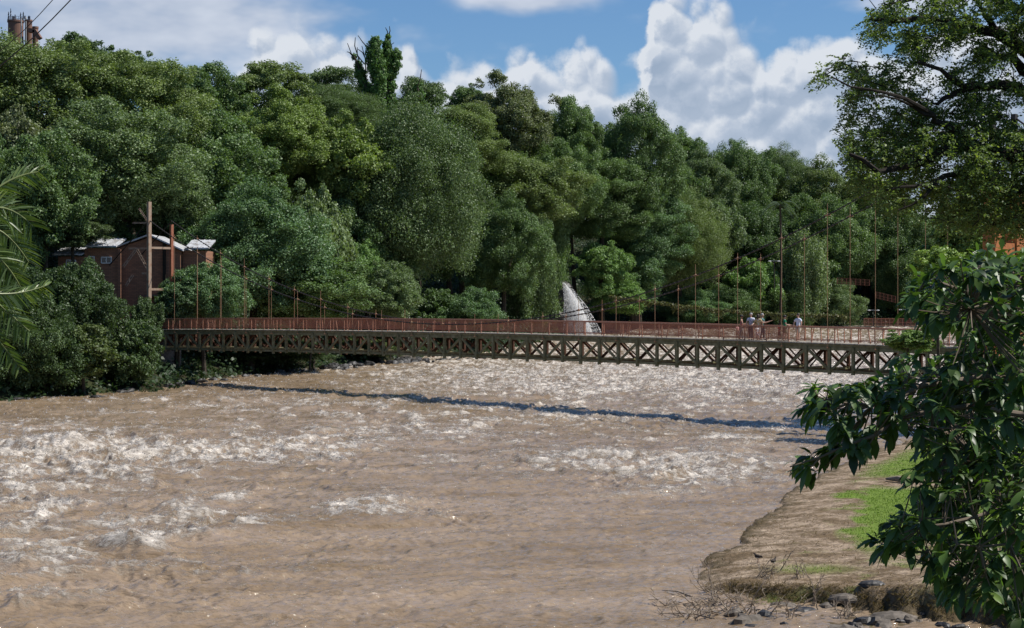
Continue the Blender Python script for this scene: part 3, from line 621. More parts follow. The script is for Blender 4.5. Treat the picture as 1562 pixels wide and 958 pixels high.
# ------------------------------------------------------------------ the trees of the left and far banks
OL = (.088, .110, .036); MG = (.057, .093, .032); DK = (.032, .060, .020); GG = (.070, .096, .045); YG = (.110, .145, .032)
BR = (.075, .074, .040); BL = (.052, .098, .046); FD = (.046, .068, .028); BG = (.085, .150, .040); PG = (.11, .14, .07)
G1 = 'trees on the far wooded bank'; G2 = 'bushes leaning over the left bank'
T = [
 # px, top, width, height, Y, kind, colour, label
 (60, 54, 250, 210, 196, 'broad', OL, 'broad olive green crown at the top left corner below the brown water towers'),
 (205, 92, 230, 180, 198, 'broad', OL, 'wide olive green crown sloping down from the top left hilltop towards the right'),
 (122, 54, 70, 60, 228, 'broad', DK, 'small dark crown on the skyline just right of the brown water towers'),
 (186, 72, 66, 70, 226, 'open', DK, 'dark ragged skyline tree, second right of the brown water towers'),
 (238, 88, 86, 90, 224, 'broad', DK, 'dark leafy skyline tree right of the ragged one on the left hilltop'),
 (318, 108, 120, 120, 232, 'broad', MG, 'mid green skyline tree left of the flat topped crown'),
 (412, 103, 138, 110, 240, 'layer', OL, 'flat topped light green crown on the skyline left of the vine smothered snag'),
 (515, 108, 110, 110, 262, 'layer', FD, 'fine dark crown behind the left arm of the vine smothered snag'),
 (640, 128, 90, 110, 268, 'layer', FD, 'fine dark crown behind the right arm of the vine smothered snag'),
 (36, 160, 140, 220, 176, 'open', BR, 'thin brownish tree with bare boughs at the left edge above the palm'),
 (175, 166, 270, 215, 184, 'broad', GG, 'tall grey green tree hanging over the brick house'),
 (70, 215, 150, 160, 170, 'broad', MG, 'drooping green tree left of the brick house'),
 (262, 250, 110, 125, 186, 'broad', GG, 'grey green crown just behind the steel bridge tower on the left'),
 (330, 160, 150, 140, 212, 'broad', MG, 'dark green round tree in the middle of the left slope'),
 (440, 148, 190, 160, 222, 'open', YG, 'yellow green tree with large pale leaves left of the great dark dome'),
 (500, 136, 170, 90, 246, 'dome', FD, 'smooth dark dome crown directly below the vine smothered snag'),
 (535, 185, 150, 150, 222, 'open', YG, 'pale leaved tree squeezed against the left flank of the great dark dome'),
 (345, 222, 170, 150, 196, 'broad', MG, 'fresh green tree above the large blue green crown'),
 (620, 166, 230, 290, 226, 'dome', FD, 'great dark feathery dome, the largest crown at the centre of the forest'),
 (560, 300, 170, 190, 222, 'open', DK, 'shaded dark tree under the great feathery dome'),
 (380, 292, 230, 200, 184, 'broad', BL, 'large blue green crown behind the left third of the bridge'),
 (312, 398, 120, 110, 171, 'broad', BL, 'leafy green tree in front of the right end of the brick house'),
 (476, 285, 120, 190, 196, 'open', PG, 'glossy whitish leaved tree right of the large blue green crown'),
 (470, 400, 180, 100, 186, 'bush', MG, 'low spreading tree touching the left part of the bridge rail'),
 (540, 368, 90, 110, 214, 'broad', BG, 'bright green rounded tree under the dark dome near the bridge rail'),
 (596, 402, 90, 92, 208, 'bush', GG, 'greyish dense bush just above the bridge rail left of centre'),
 (715, 445, 92, 80, 236, 'bush', BL, 'glossy blue green bush at the water left of the waterfall'),
 (662, 440, 70, 80, 240, 'bush', DK, 'dark bush in deep shade left of the glossy blue green bush'),
 (707, 172, 150, 100, 268, 'layer', OL, 'layered olive crown right of the great dark dome'),
 (775, 126, 160, 150, 300, 'open', BR, 'brownish open crowned tree with visible boughs on the skyline'),
 (714, 128, 60, 60, 306, 'open', MG, 'small green skyline tree touching the left side of the brownish one'),
 (880, 148, 110, 150, 312, 'open', MG, 'airy light tree with forked boughs on the skyline right of the brownish one'),
 (968, 162, 140, 190, 316, 'broad', MG, 'dark leafy skyline tree with a domed top left of the cloud tower'),
 (790, 232, 190, 120, 282, 'broad', OL, 'bright olive crown in the middle of the slope above the waterfall'),
 (850, 220, 130, 150, 300, 'broad', MG, 'green tree between the olive crown and the layered far one'),
 (768, 308, 140, 160, 262, 'broad', MG, 'vine covered green tree left above the waterfall'),
 (812, 345, 80, 160, 276, 'vine', GG, 'column of hanging grey green vines left of the waterfall'),
 (838, 292, 62, 190, 300, 'vine', MG, 'curtain of green vines touching the left edge of the waterfall'),
 (915, 250, 150, 120, 310, 'layer', MG, 'layered green crown on the slope above the waterfall'),
 (922, 366, 88, 92, 303, 'open', BG, 'bright green small tree touching the right edge of the waterfall'),
 (945, 425, 90, 60, 306, 'bush', BG, 'bright green bush low on the right side of the waterfall'),
 (975, 300, 150, 120, 318, 'layer', BL, 'blue green tree in tiers right of the waterfall'),
 (968, 365, 120, 120, 316, 'open', BL, 'glossy dark leaved tree low right of the waterfall'),
 (1045, 203, 90, 90, 356, 'broad', MG, 'small green skyline tree where the forest line dips'),
 (1062, 235, 120, 120, 350, 'broad', GG, 'grey green tree below the dip of the skyline'),
 (1130, 213, 110, 150, 358, 'broad', MG, 'leafy rounded green tree on the skyline right of the dip'),
 (1186, 232, 96, 100, 366, 'dome', FD, 'smooth dull dome on the skyline, second from the right'),
 (1240, 250, 130, 130, 362, 'broad', OL, 'olive green tree at the right end of the skyline'),
 (1320, 262, 150, 160, 366, 'broad', MG, 'green tree glimpsed behind the left boughs of the overhanging tree'),
 (1042, 306, 120, 150, 326, 'dome', OL, 'soft olive dome behind the right half of the bridge'),
 (1090, 296, 90, 110, 336, 'open', GG, 'pale glossy tree right of the soft olive dome'),
 (1145, 305, 130, 130, 350, 'broad', DK, 'dark tree left of the small palm on the far bank'),
 (1255, 305, 140, 150, 352, 'broad', MG, 'mid green tree between the small palm and the tall hangers'),
 (1145, 382, 90, 110, 338, 'open', BG, 'light green tree beside the small street lamp on the far bank'),
 (1110, 430, 120, 80, 334, 'bush', MG, 'low green bush behind the people on the bridge'),
 (1050, 440, 120, 62, 328, 'bush', BL, 'low whitish leaved bush beyond the vine clad rope'),
 (1222, 368, 92, 130, 340, 'vine', PG, 'pale column of vines right of the people on the bridge'),
 (1190, 440, 100, 60, 340, 'vine', MG, 'short hanging mass of vines just right of the people'),
 (1268, 425, 100, 80, 345, 'bush', GG, 'rounded grey green bush below the upper red fence'),
 (1345, 300, 130, 150, 362, 'broad', MG, 'leafy tree between two tall hangers at the right'),
 (1400, 330, 120, 130, 366, 'broad', DK, 'dark tree above the lower red fence'),
 (1380, 400, 100, 90, 358, 'vine', DK, 'dark vine hung tree just left of the yellow green shrub'),
 (1470, 290, 160, 220, 372, 'broad', DK, 'dark tree on the far bank behind the orange bridge tower'),
 (1560, 270, 160, 240, 380, 'broad', MG, 'tall tree at the right edge beyond the orange bridge tower'),
 (285, 180, 170, 190, 222, 'broad', MG, 'dark mid slope tree filling the gap left of the flat topped crown'),
 (430, 215, 170, 190, 236, 'broad', DK, 'deep shaded tree under the yellow green pale leaved one'),
 (560, 215, 150, 200, 250, 'broad', DK, 'shaded tree directly beneath the foot of the vine smothered snag'),
 (688, 225, 150, 220, 276, 'broad', MG, 'tall green tree filling the slope right of the great dark dome'),
 (740, 190, 130, 170, 300, 'broad', MG, 'green tree beneath the brownish open crowned one'),
 (840, 200, 110, 150, 322, 'broad', MG, 'green tree in the notch between the brownish and the airy skyline trees'),
 (1010, 250, 130, 200, 345, 'broad', MG, 'tall green tree behind the soft olive dome'),
 (1090, 240, 110, 190, 362, 'broad', DK, 'dark green tree behind the pale glossy one on the far slope'),
 (150, 330, 120, 120, 182, 'broad', DK, 'shaded tree behind the wing of the brick house'),
 (10, 230, 110, 220, 168, 'broad', DK, 'shaded tree behind the palm at the left edge'),
]
for t in T:
    nm = 'bush' if t[5] == 'bush' else ('vine_covered_tree' if t[5] == 'vine' else 'broadleaf_tree')
    tree(*t, name=nm, cat='bush' if nm == 'bush' else 'tree', group=G1)
NEAR = [
 (268, 432, 46, 52, 169.5, 'open', MG, 'thin green sapling before the right half of the gable'),
 (112, 330, 110, 52, 171, 'open', GG, 'leafy boughs hanging over the roof of the low wing of the brick house'),
 (25, 395, 150, 120, 152, 'broad', DK, 'dark crown behind the palm fronds at the left edge'),
 (18, 452, 130, 160, 141, 'bush', MG, 'light green bush at the left edge below the palm'),
 (105, 398, 140, 150, 149, 'broad', DK, 'dense dark green bush in front of the brick house'),
 (70, 470, 130, 130, 143, 'bush', DK, 'deep green bush second from the left edge, over the water'),
 (128, 500, 110, 90, 145, 'open', OL, 'thin olive leaved bush hanging low between the dark ones'),
 (200, 486, 92, 110, 151, 'bush', MG, 'fresh green bush touching the left end of the bridge'),
 (140, 425, 90, 110, 154, 'broad', DK, 'dark bush climbing under the brick gable'),
 (222, 455, 50, 70, 158, 'bush', MG, 'small green bush at the foot of the left bridge tower'),
 (385, 512, 240, 44, 188, 'bush', DK, 'low dark scrub under the left part of the bridge'),
 (545, 516, 130, 30, 212, 'bush', OL, 'low olive scrub above the dark boulders under the bridge'),
 (272, 440, 70, 60, 168.5, 'open', BL, 'pale leaved shrub between the house and the bridge rail'),
]
for t in NEAR:
    nm = 'bush' if t[5] == 'bush' or t[4] > 165 else 'leafy_bush'
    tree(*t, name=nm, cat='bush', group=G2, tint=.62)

# smothered snag on the skyline: bare twigs sticking out of columns of vine
def snag():
    Y = 250; s = F/Y; b0 = pix(585, 250, Y); gz = hz(b0.x, b0.y)
    e = empty('vine_smothered_snag', (b0.x, b0.y, gz - .3)); tag(e, 'dead tree smothered in dark green vines with bare twigs poking above the skyline', 'tree')
    rng = np.random.RandomState(12); cs = []; ns = []
    cols = [ # list of (px,py,radius px) down each column
     [(574, 68, 9), (572, 84, 14), (575, 100, 15), (578, 118, 13), (578, 138, 12), (578, 160, 13), (580, 185, 16), (582, 210, 18)],
     [(592, 56, 4), (590, 68, 7), (591, 80, 8), (590, 95, 8), (592, 112, 8)],
     [(604, 84, 9), (602, 98, 10), (598, 112, 8), (596, 130, 9), (595, 150, 10), (598, 170, 11), (600, 195, 14)],
     [(540, 86, 4), (546, 98, 6), (550, 112, 9), (553, 124, 8), (562, 138, 9), (566, 155, 10)],
     [(637, 134, 7), (640, 146, 8), (636, 160, 8), (634, 176, 8), (632, 195, 9)],
     [(610, 168, 9), (618, 158, 8), (627, 148, 7), (606, 180, 12), (618, 180, 9), (626, 172, 8)],
     [(560, 165, 12), (560, 190, 16), (590, 190, 18), (612, 200, 14)]]
    limbs = MB()
    for col in cols:
        base = pix(582, 215, Y) - b0; pts = [pix(x, y, Y) - e.location for x, y, r in col]
        limbs.tube([Vector((0, 0, 0)), Vector((0, 0, (pts[-1].z)*.6))] + pts[::-1], [.5, .4] + [.16]*len(pts), 6)
        dx = rng.uniform(-1.2, 1.2)
        for (x, y, r) in col:
            c = pix(x, y, Y); c.y += dx; rr = r*.95/s; n = int(1400*(r/9)**2)
            v = rng.normal(size=(n, 3)); v /= np.linalg.norm(v, axis=1)[:, None]
            k = (.7 + .45*rng.rand(n)**2)[:, None]*(1 + .25*np.sin(v[:, :1]*7 + x) * np.cos(v[:, 2:3]*6 + y))
            cs.append(np.array(c) + v*k*rr*np.array([1, 1, 1.25])); ns.append(v)
    c = np.concatenate(cs); v = np.concatenate(ns); n = len(c)
    nr = v + rng.normal(size=(n, 3))*.5; nr /= np.linalg.norm(nr, axis=1)[:, None]
    Q = leaf_quads(c, nr, np.full(n, .27), rng, .7) - np.array(e.location)
    cr = quads_obj('vine_leaves', Q, n, M['leaf'], e, {'lv': rng.rand(n)*.85}); cr.color = (.10, .19, .05, 1)
    limbs.build('trunk', M['bark'], e)
    for line in [[(592, 58), (591, 48), (588, 42)], [(592, 56), (595, 47), (594, 40)], [(548, 92), (541, 70), (542, 57)], [(545, 95), (536, 82), (530, 66)], [(540, 88), (533, 80), (529, 79)],
                 [(562, 74), (553, 64), (546, 54)], [(575, 70), (573, 62), (574, 57)], [(560, 95), (553, 80), (546, 75)], [(558, 110), (557, 90), (552, 70)], [(598, 78), (597, 68), (601, 65)], [(636, 134), (641, 120), (643, 106)], [(556, 98), (545, 84), (545, 72)]]:
        bt = MB(); bt.tube([pix(x, y, Y) - e.location for x, y in line], [.09, .07, .045], 5); bt.build('bare_twig', M['bark'], e)
snag()

# the small palm among the far trees, and its like
def palm_small(x, y, Y, r, label):
    c = pix(x, y, Y); gz = hz(c.x, c.y); e = empty('palm_tree', (c.x, c.y, gz - .3)); tag(e, label, 'palm')
    top = c.z - e.location.z; MB().tube([(0, 0, 0), (.2, 0, top*.6), (0, 0, top)], [.25, .2, .17], 8).build('trunk', M['bark'], e)
    rng = np.random.RandomState(4); Q = []; 
    for k in range(22):
        a = k*2.4; up = rng.uniform(-.2, 1.1)
        for t in np.linspace(.08, 1, 26):
            p = np.array([math.cos(a)*t*r, math.sin(a)*t*r, top + r*(up*t - (.75+up*.5)*t*t)])
            for sgn in (-1, 1):
                dirn = np.array([-math.sin(a)*sgn, math.cos(a)*sgn, -.5]) + .6*np.array([math.cos(a), math.sin(a), 0]); dirn /= np.linalg.norm(dirn)
                ln = r*.26*math.sin(.5 + 2.4*t); wd = np.array([math.cos(a), math.sin(a), 0])*.05*r*.3
                Q.append([p - wd, p + dirn*ln*.5 - wd, p + dirn*ln, p + dirn*ln*.5 + wd])
    Q = np.array(Q); f = quads_obj('fronds', Q, len(Q), M['leaf'], e, {'lv': rng.rand(len(Q))*.8}); f.color = (.075, .11, .06, 1)
palm_small(1190, 312, 330, 3.4, 'small grey green palm standing among the dark trees of the far bank')

# understorey that nobody could count: low leaves over the whole slope
def understorey():
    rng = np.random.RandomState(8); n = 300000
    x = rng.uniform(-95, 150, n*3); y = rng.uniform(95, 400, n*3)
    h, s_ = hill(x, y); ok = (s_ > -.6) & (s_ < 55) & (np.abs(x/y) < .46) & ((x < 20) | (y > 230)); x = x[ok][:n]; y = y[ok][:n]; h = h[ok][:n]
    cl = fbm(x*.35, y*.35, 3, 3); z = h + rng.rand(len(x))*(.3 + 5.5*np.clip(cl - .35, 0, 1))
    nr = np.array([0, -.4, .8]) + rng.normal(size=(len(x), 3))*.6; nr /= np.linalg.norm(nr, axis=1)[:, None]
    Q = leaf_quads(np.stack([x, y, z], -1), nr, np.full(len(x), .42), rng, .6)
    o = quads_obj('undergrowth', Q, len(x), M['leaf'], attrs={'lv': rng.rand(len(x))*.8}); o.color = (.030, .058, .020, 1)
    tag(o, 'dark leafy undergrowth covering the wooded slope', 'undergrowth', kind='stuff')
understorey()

# ------------------------------------------------------------------ brown water towers on the hill (upper left)
def towers():
    Y = 430; s = F/Y; e = empty('water_tower', (pix(26, 60, Y).x, Y, 0)); tag(e, 'brown cylindrical water towers with antennas above the left treetops', 'tower')
    mb = mat('brown_render', (.20, .115, .085), .85, .2, (.8, (.15, .09, .07), .4, .7)); mg = mat('grey_pipe', (.36, .37, .37), .6, .4)
    md = mat('dark_steel', (.08, .08, .09), .6, .4)
    def P(x, y, dy=0): return pix(x, y, Y) - e.location + Vector((0, dy, 0))
    def cyl(x, top, r, dy=0, nm='shaft', m=mb, rim=True):
        p = P(x, top, dy); b = MB(); b.tube([(p.x, p.y, 0), (p.x, p.y, p.z)], r/s, 28); o = b.build(nm, m, e, False)
        if rim: MB().tube([(p.x, p.y, p.z - .2), (p.x, p.y, p.z + .25)], r/s*1.10, 28).build('rim', mb, o)
    cyl(24, 33, 11.5); cyl(40, 30, 5.5, 2); cyl(45.5, 37.5, 4.5, 5)
    cyl(36, 30, 1.0, -2, 'pipe', mg, False); cyl(43, 34, .8, -2, 'pipe', mg, False)
    b = MB(); b.beam(P(44, 46.5), P(54, 47.5), 2.2, .9); b.beam(P(53, 46.5), P(61, 59), 2.2, .9); b.build('buttress', mb, e)
    for (x, t, bt) in [(13, 18, 33), (16.3, 13, 33), (19.5, 24, 33), (31.5, 19, 33), (35.5, 18, 30), (38, 24, 30), (43.4, 24, 32), (45.3, 24, 34), (47.5, 32, 38), (12.2, 28, 34), (23, 22, 33)]:
        a = MB(); a.beam(P(x, bt), P(x, t), .13, .13)
        for k in (.25, .5): a.beam(P(x - .7, t + (bt-t)*k), P(x + .7, t + (bt-t)*k + .3), .22, .5)
        a.build('antenna', md, e)
    for (x, y, w, h) in [(20.5, 27.5, 2.2, 4), (23.5, 30, 3, 4), (33.5, 30, 3.4, 5), (38.5, 27, 3, 3)]:
        MB().box(P(x - w/2, y + h/2) + Vector((0, -.5, 0)), P(x + w/2, y - h/2) + Vector((0, .5, 0))).build('equipment_box', md if x < 22 else mg, e)
    rl = MB()
    for k in range(20):
        a = k*math.pi/10; r = 11.5/s; p = P(24, 33); q = p + Vector((math.cos(a)*r, math.sin(a)*r, 0)); a2 = a + math.pi/10; q2 = p + Vector((math.cos(a2)*r, math.sin(a2)*r, 0))
        rl.beam(q, q + Vector((0, 0, 1.0)), .06, .06); rl.beam(q + Vector((0, 0, 1)), q2 + Vector((0, 0, 1)), .06, .06)
    rl.build('railing', md, e)
towers()

# two overhead wires crossing the upper left corner
for (a, b, lab) in [((110.6, -3), (-12, 110.5), 'thicker overhead wire, the lower of the two crossing the upper left corner'), ((83, -3), (-10, 86), 'thinner overhead wire, the upper of the two crossing the upper left corner')]:
    p = pix(a[0], a[1], 70); q = pix(b[0], b[1], 70.5); d = q - p
    w = MB(); pts = [p + d*t + Vector((0, 0, -.12*math.sin(math.pi*max(0, min(1, t))))) for t in [-2, -1, -.5, 0, .25, .5, .75, 1, 1.4, 2.5]]
    w.tube(pts, .022 if 'thicker' in lab else .015, 6)
    tag(w.build('overhead_wire', M['chain']), lab, 'wire')

# ------------------------------------------------------------------ brick house behind the left bridge tower
def brick_mat():
    m = bpy.data.materials.new('old_brick'); m.use_nodes = True; n = m.node_tree.nodes; l = m.node_tree.links; p = n['Principled BSDF']
    tc = n.new('ShaderNodeTexCoord'); mp = n.new('ShaderNodeMapping'); mp.inputs['Rotation'].default_value = (math.radians(-90), 0, 0); l.new(tc.outputs['Object'], mp.inputs['Vector'])
    bt = n.new('ShaderNodeTexBrick'); l.new(mp.outputs[0], bt.inputs['Vector']); bt.inputs['Scale'].default_value = 1.0
    bt.inputs['Brick Width'].default_value = .42; bt.inputs['Row Height'].default_value = .14; bt.inputs['Mortar Size'].default_value = .012
    bt.inputs['Color1'].default_value = (.31, .145, .080, 1); bt.inputs['Color2'].default_value = (.21, .10, .058, 1); bt.inputs['Mortar'].default_value = (.08, .06, .05, 1)
    l.new(bt.outputs['Color'], p.inputs['Base Color']); p.inputs['Roughness'].default_value = .9
    return m
M['brick'] = brick_mat()
def house():
    Y = 173.0; s = F/Y; b0 = pix(215, 470, Y); gz = 3.5
    e = empty('brick_house', (b0.x, Y, gz)); tag(e, 'brick house with pale metal roofs half hidden in trees left of the bridge', 'house')
    def P(x, y, dy=0): q = pix(x, y, Y); return Vector((q.x - b0.x, dy, q.z - gz))
    def X(x): return P(x, 0).x
    def Zp(y): return P(0, y).z
    # gabled hall
    def prism(outline, y0, y1, nm, m, par=e):
        n = len(outline); V = [(x, y0, z) for x, z in outline] + [(x, y1, z) for x, z in outline]
        Fc = [tuple(range(n)), tuple(reversed(range(n, 2*n)))] + [(i, i+n, (i+1) % n + n, (i+1) % n) for i in range(n)]
        return new_mesh_obj(nm, V, Fc, m, par)
    prism([(X(184), 0), (X(275), 0), (X(275), Zp(382)), (X(228), Zp(362)), (X(184), Zp(377))], 0, 7, 'gable_wall', M['brick'])
    def slab(a, b, y0, y1, nm='roof', th=.14):
        (x0, z0), (x1, z1) = a, b
        V = [(x0, y0, z0), (x1, y0, z1), (x1, y1, z1), (x0, y1, z0)]; V += [(x, y, z + th) for x, y, z in V]
        return new_mesh_obj(nm, V, [(3, 2, 1, 0), (4, 5, 6, 7), (0, 1, 5, 4), (1, 2, 6, 5), (2, 3, 7, 6), (3, 0, 4, 7)], M['roof'], e)
    r = slab((X(180), Zp(377)), (X(228), Zp(359.5)), -.5, 7.5); slab((X(228.2), Zp(359.5)), (X(280), Zp(383)), -.5, 7.5)
    # wing to the left, its roof falls towards the river
    prism([(X(134), 0), (X(183.6), 0), (X(183.6), Zp(379)), (X(134), Zp(379))], -.6, 6, 'wing_wall', M['brick'])
    def pitch(x0, x1, yf, yb, dpt, y0):
        V = [(X(x0), y0, Zp(yf)), (X(x1), y0, Zp(yf)), (X(x1), y0+dpt, Zp(yb)), (X(x0), y0+dpt, Zp(yb))]; V += [(x, y, z + .14) for x, y, z in V]
        o = new_mesh_obj('roof', V, [(3, 2, 1, 0), (4, 5, 6, 7), (0, 1, 5, 4), (1, 2, 6, 5), (2, 3, 7, 6), (3, 0, 4, 7)], M['roof'], e)
        rb = MB()
        for k in range(int((X(x1)-X(x0))/.5)):
            xx = X(x0) + .25 + k*.5; rb.beam((xx, y0, Zp(yf) + .16), (xx, y0+dpt, Zp(yb) + .16), .07, .07)
        rb.build('seam', M['roof'], o)
    pitch(132, 181, 377.5, 364, 4.5, -1.1); pitch(86, 131, 390, 379, 4, -1.6)
    prism([(X(92), 0), (X(133.6), 0), (X(133.6), Zp(391.5)), (X(92), Zp(391.5))], -.9, 5, 'annex_wall', M['brick'])
    pitch(281, 318, 380, 366, 4, .2)
    prism([(X(276), 0), (X(312), 0), (X(312), Zp(382)), (X(276), Zp(382))], .8, 6, 'annex_wall', M['brick'])
    mw = mat('dark_window_glass', (.03, .035, .04), .12, .6); mf = mat('white_window_frame', (.62, .62, .60), .5, .4)
    for (x, y, w, h, yf) in [(164.5, 397, 15, 9, -.6), (141, 397, 10, 11, -.6), (112, 402, 14, 10, -.9)]:
        c = P(x, y); W2 = w/s/2; H2 = h/s/2; f = MB()
        for a, b in (((-W2, -H2), (W2, -H2)), ((-W2, H2), (W2, H2)), ((-W2, -H2), (-W2, H2)), ((W2, -H2), (W2, H2)), ((0, -H2), (0, H2))):
            f.beam((c.x + a[0], yf - .04, c.z + a[1]), (c.x + b[0], yf - .04, c.z + b[1]), .09, .08)
        fo_ = f.build('window', mf, e); MB().box((c.x - W2, yf - .03, c.z - H2), (c.x + W2, yf - .005, c.z + H2)).build('pane', mw, fo_)
    for x in (184, 134): MB().beam((X(x) + .02, -.68 if x < 185 else -.08, 0), (X(x) + .02, -.68 if x < 185 else -.08, Zp(380)), .3, .2).build('brick_pier', M['brick'], e)
    MB().beam((X(251), -.12, 0), (X(251), -.12, Zp(371)), .28, .2).build('downpipe', M['bark_dark'], e)
    # red door frame by the bridge end
    d = MB()
    for a, b in (((241, 485), (241, 468)), ((254, 485), (254, 468)), ((240, 468), (255, 468)), ((241, 476), (254, 476))): d.beam(P(*a, -3.2), P(*b, -3.2), .12, .12)
    d.build('door_frame', M['rust'], e)
    sh = MB(); sh.box(P(226, 452, -1.6), P(262, 450, -.02)); sh.build('ledge', M['rock_pale'], e)
house()
# ------------------------------------------------------------------ the suspension bridge
BO = (-32.9, 167.9, 0.0); UL = 1.77; WD = 1.9; U0 = .40; NP = 49
bridge = empty('suspension_bridge', BO, math.radians(-45)); tag(bridge, 'timber truss suspension footbridge with rust red railings over the river', 'bridge')
def dz(u): return 4.77 + .27*(1 - ((u-43)/43)**2) - .06*max(0.0, (u-43)/30)           # deck height
def to_world(u, w, z): return Vector((BO[0] + .70711*(u + w), BO[1] + .70711*(w - u), z))
def u_at(x, w):
    t = (x - HX)/F; return (t*(BO[1] + .70711*w) - BO[0] - .70711*w) / (.70711*(1 + t))
US = [U0 + i*UL for i in range(NP)]
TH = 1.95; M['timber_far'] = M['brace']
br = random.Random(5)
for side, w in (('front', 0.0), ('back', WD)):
    TM = M['timber'] if w == 0 else M['brace']  # dark silhouette tone is put into the far truss colour
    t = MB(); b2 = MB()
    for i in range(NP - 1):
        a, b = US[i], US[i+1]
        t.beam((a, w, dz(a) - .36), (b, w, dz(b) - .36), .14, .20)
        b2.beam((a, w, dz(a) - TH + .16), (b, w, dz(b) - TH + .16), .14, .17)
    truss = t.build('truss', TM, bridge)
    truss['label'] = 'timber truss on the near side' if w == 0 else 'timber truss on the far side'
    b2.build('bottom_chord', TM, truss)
    for i, u in enumerate(US):
        off = -.085 if w == 0 else .085
        MB().beam((u, w + off, dz(u) - TH - br.uniform(.0, .10)), (u, w + off, dz(u) - .24), .19, .17).build('post', TM, truss)
        if i < NP - 1:
            v = US[i+1]; g_ = .10
            zt, zb = dz(u) - .46, dz(u) - TH + .26
            p, q = (((u + g_, w + off*.4, zb), (v - g_, w + off*.4, zt)) if i % 2 == 0 else ((u + g_, w + off*.4, zt), (v - g_, w + off*.4, zb)))
            MB().beam(p, q, .10, .16, up=(0, 0, 1)).build('diagonal', TM, truss)
# deck: boards laid across, beams below
bo = MB()
u = U0 - .6
while u < US[-1] + .5:
    wv_ = br.uniform(.17, .2); z = dz(u) - .05 + br.uniform(-.006, .006)
    bo.beam((u, -.16 - br.uniform(0, .05), z), (u, WD + .16 + br.uniform(0, .05), z), wv_ - .012, .06, up=(0, 0, 1)); u += wv_
deck = bo.build('deck', M['deck'], bridge)
for side_w in (-.02, WD/2, WD + .02):
    s_ = MB()
    for i in range(NP - 1): s_.beam((US[i], side_w, dz(US[i]) - .165), (US[i+1], side_w, dz(US[i+1]) - .165), .12, .15)
    s_.build('stringer', M['timber'], deck)
for i in range(0, NP):
    u = US[i]; MB().beam((u + .14, -.32, dz(u) - TH + .33), (u + .14, WD + .32, dz(u) - TH + .33), .12, .14).build('floor_beam', M['timber'], deck)
for i in range(0, NP):
    u = US[i] + .16; MB().beam((u, .12, dz(u) - TH + .42), (u, WD - .12, dz(u) - .42), .07, .07).beam((u + .09, WD - .12, dz(u) - TH + .42), (u + .09, .12, dz(u) - .42), .07, .07).build('cross_brace', M['brace'], bridge)

def mesh_mat():
    m = bpy.data.materials.new('rust_red_wire_mesh'); m.use_nodes = True; n = m.node_tree.nodes; l = m.node_tree.links; p = n['Principled BSDF']
    p.inputs['Base Color'].default_value = (.42, .165, .095, 1); p.inputs['Roughness'].default_value = .6
    tc = n.new('ShaderNodeTexCoord'); sp_ = n.new('ShaderNodeSeparateXYZ'); l.new(tc.outputs['Object'], sp_.inputs[0])
    def band_(a, b, per, wid):
        ad = n.new('ShaderNodeMath'); ad.operation = 'ADD' if b > 0 else 'SUBTRACT'; l.new(sp_.outputs[0], ad.inputs[0]); l.new(sp_.outputs[2], ad.inputs[1])
        mo = n.new('ShaderNodeMath'); mo.operation = 'PINGPONG'; l.new(ad.outputs[0], mo.inputs[0]); mo.inputs[1].default_value = per/2
        lt = n.new('ShaderNodeMath'); lt.operation = 'LESS_THAN'; l.new(mo.outputs[0], lt.inputs[0]); lt.inputs[1].default_value = wid; return lt
    a_ = band_(0, 1, .05, .0068); b_ = band_(0, -1, .05, .0068)
    mx = n.new('ShaderNodeMath'); mx.operation = 'MAXIMUM'; l.new(a_.outputs[0], mx.inputs[0]); l.new(b_.outputs[0], mx.inputs[1])
    tr = n.new('ShaderNodeBsdfTransparent'); ms = n.new('ShaderNodeMixShader'); l.new(mx.outputs[0], ms.inputs[0]); l.new(tr.outputs[0], ms.inputs[1]); l.new(p.outputs[0], ms.inputs[2])
    l.new(ms.outputs[0], n['Material Output'].inputs['Surface']); return m
M['mesh'] = mesh_mat()
RH = .94
for side, w in (('front', .06), ('back', WD - .06)):
    hr = MB()
    for i in range(NP - 1):
        a, b = US[i], US[i+1]; hr.beam((a, w, dz(a) + RH), (b, w, dz(b) + RH), .13, .075)
    rail = hr.build('railing', M['rust_pale'], bridge)
    rail['label'] = 'rust red railing on the near side' if w < 1 else 'rust red railing on the far side'
    uend = u_at(1228 if w > 1 else 905, w); gap = (u_at(884, w), u_at(910, w))
    for i, u in enumerate(US):
        z = dz(u); p = MB().beam((u + .3, w, z - .05), (u + .3, w, z + RH - .04), .06, .06)
        p.build('rail_post', M['rust_pale'], rail)
        if i < NP - 1:
            u1 = US[i+1]; mid = (u+u1)/2
            MB().beam((u + .3, w, z + .13), (u1 + .3, w, dz(u1) + .13), .035, .045).build('lower_rail', M['rust'], rail)
            lim = u_at(1226 if w > 1 else 1203, w)
            if not (gap[0] < mid < gap[1]) and mid < lim and not (w < 1 and u_at(1130, w) < mid < u_at(1128, w)):
                new_mesh_obj('mesh_panel', [(u + .33, w, z + .16), (u1 + .27, w, dz(u1) + .16), (u1 + .27, w, dz(u1) + RH - .05), (u + .33, w, z + RH - .05)], [(0, 1, 2, 3)], M['mesh'], rail)
            if mid >= lim or br.random() < .25:
                MB().beam((u + 1.0 + br.uniform(-.3, .3), w, z), (u + 1.0, w, z + RH - .04), .05, .05).build('stay', M['rust_pale'], rail)

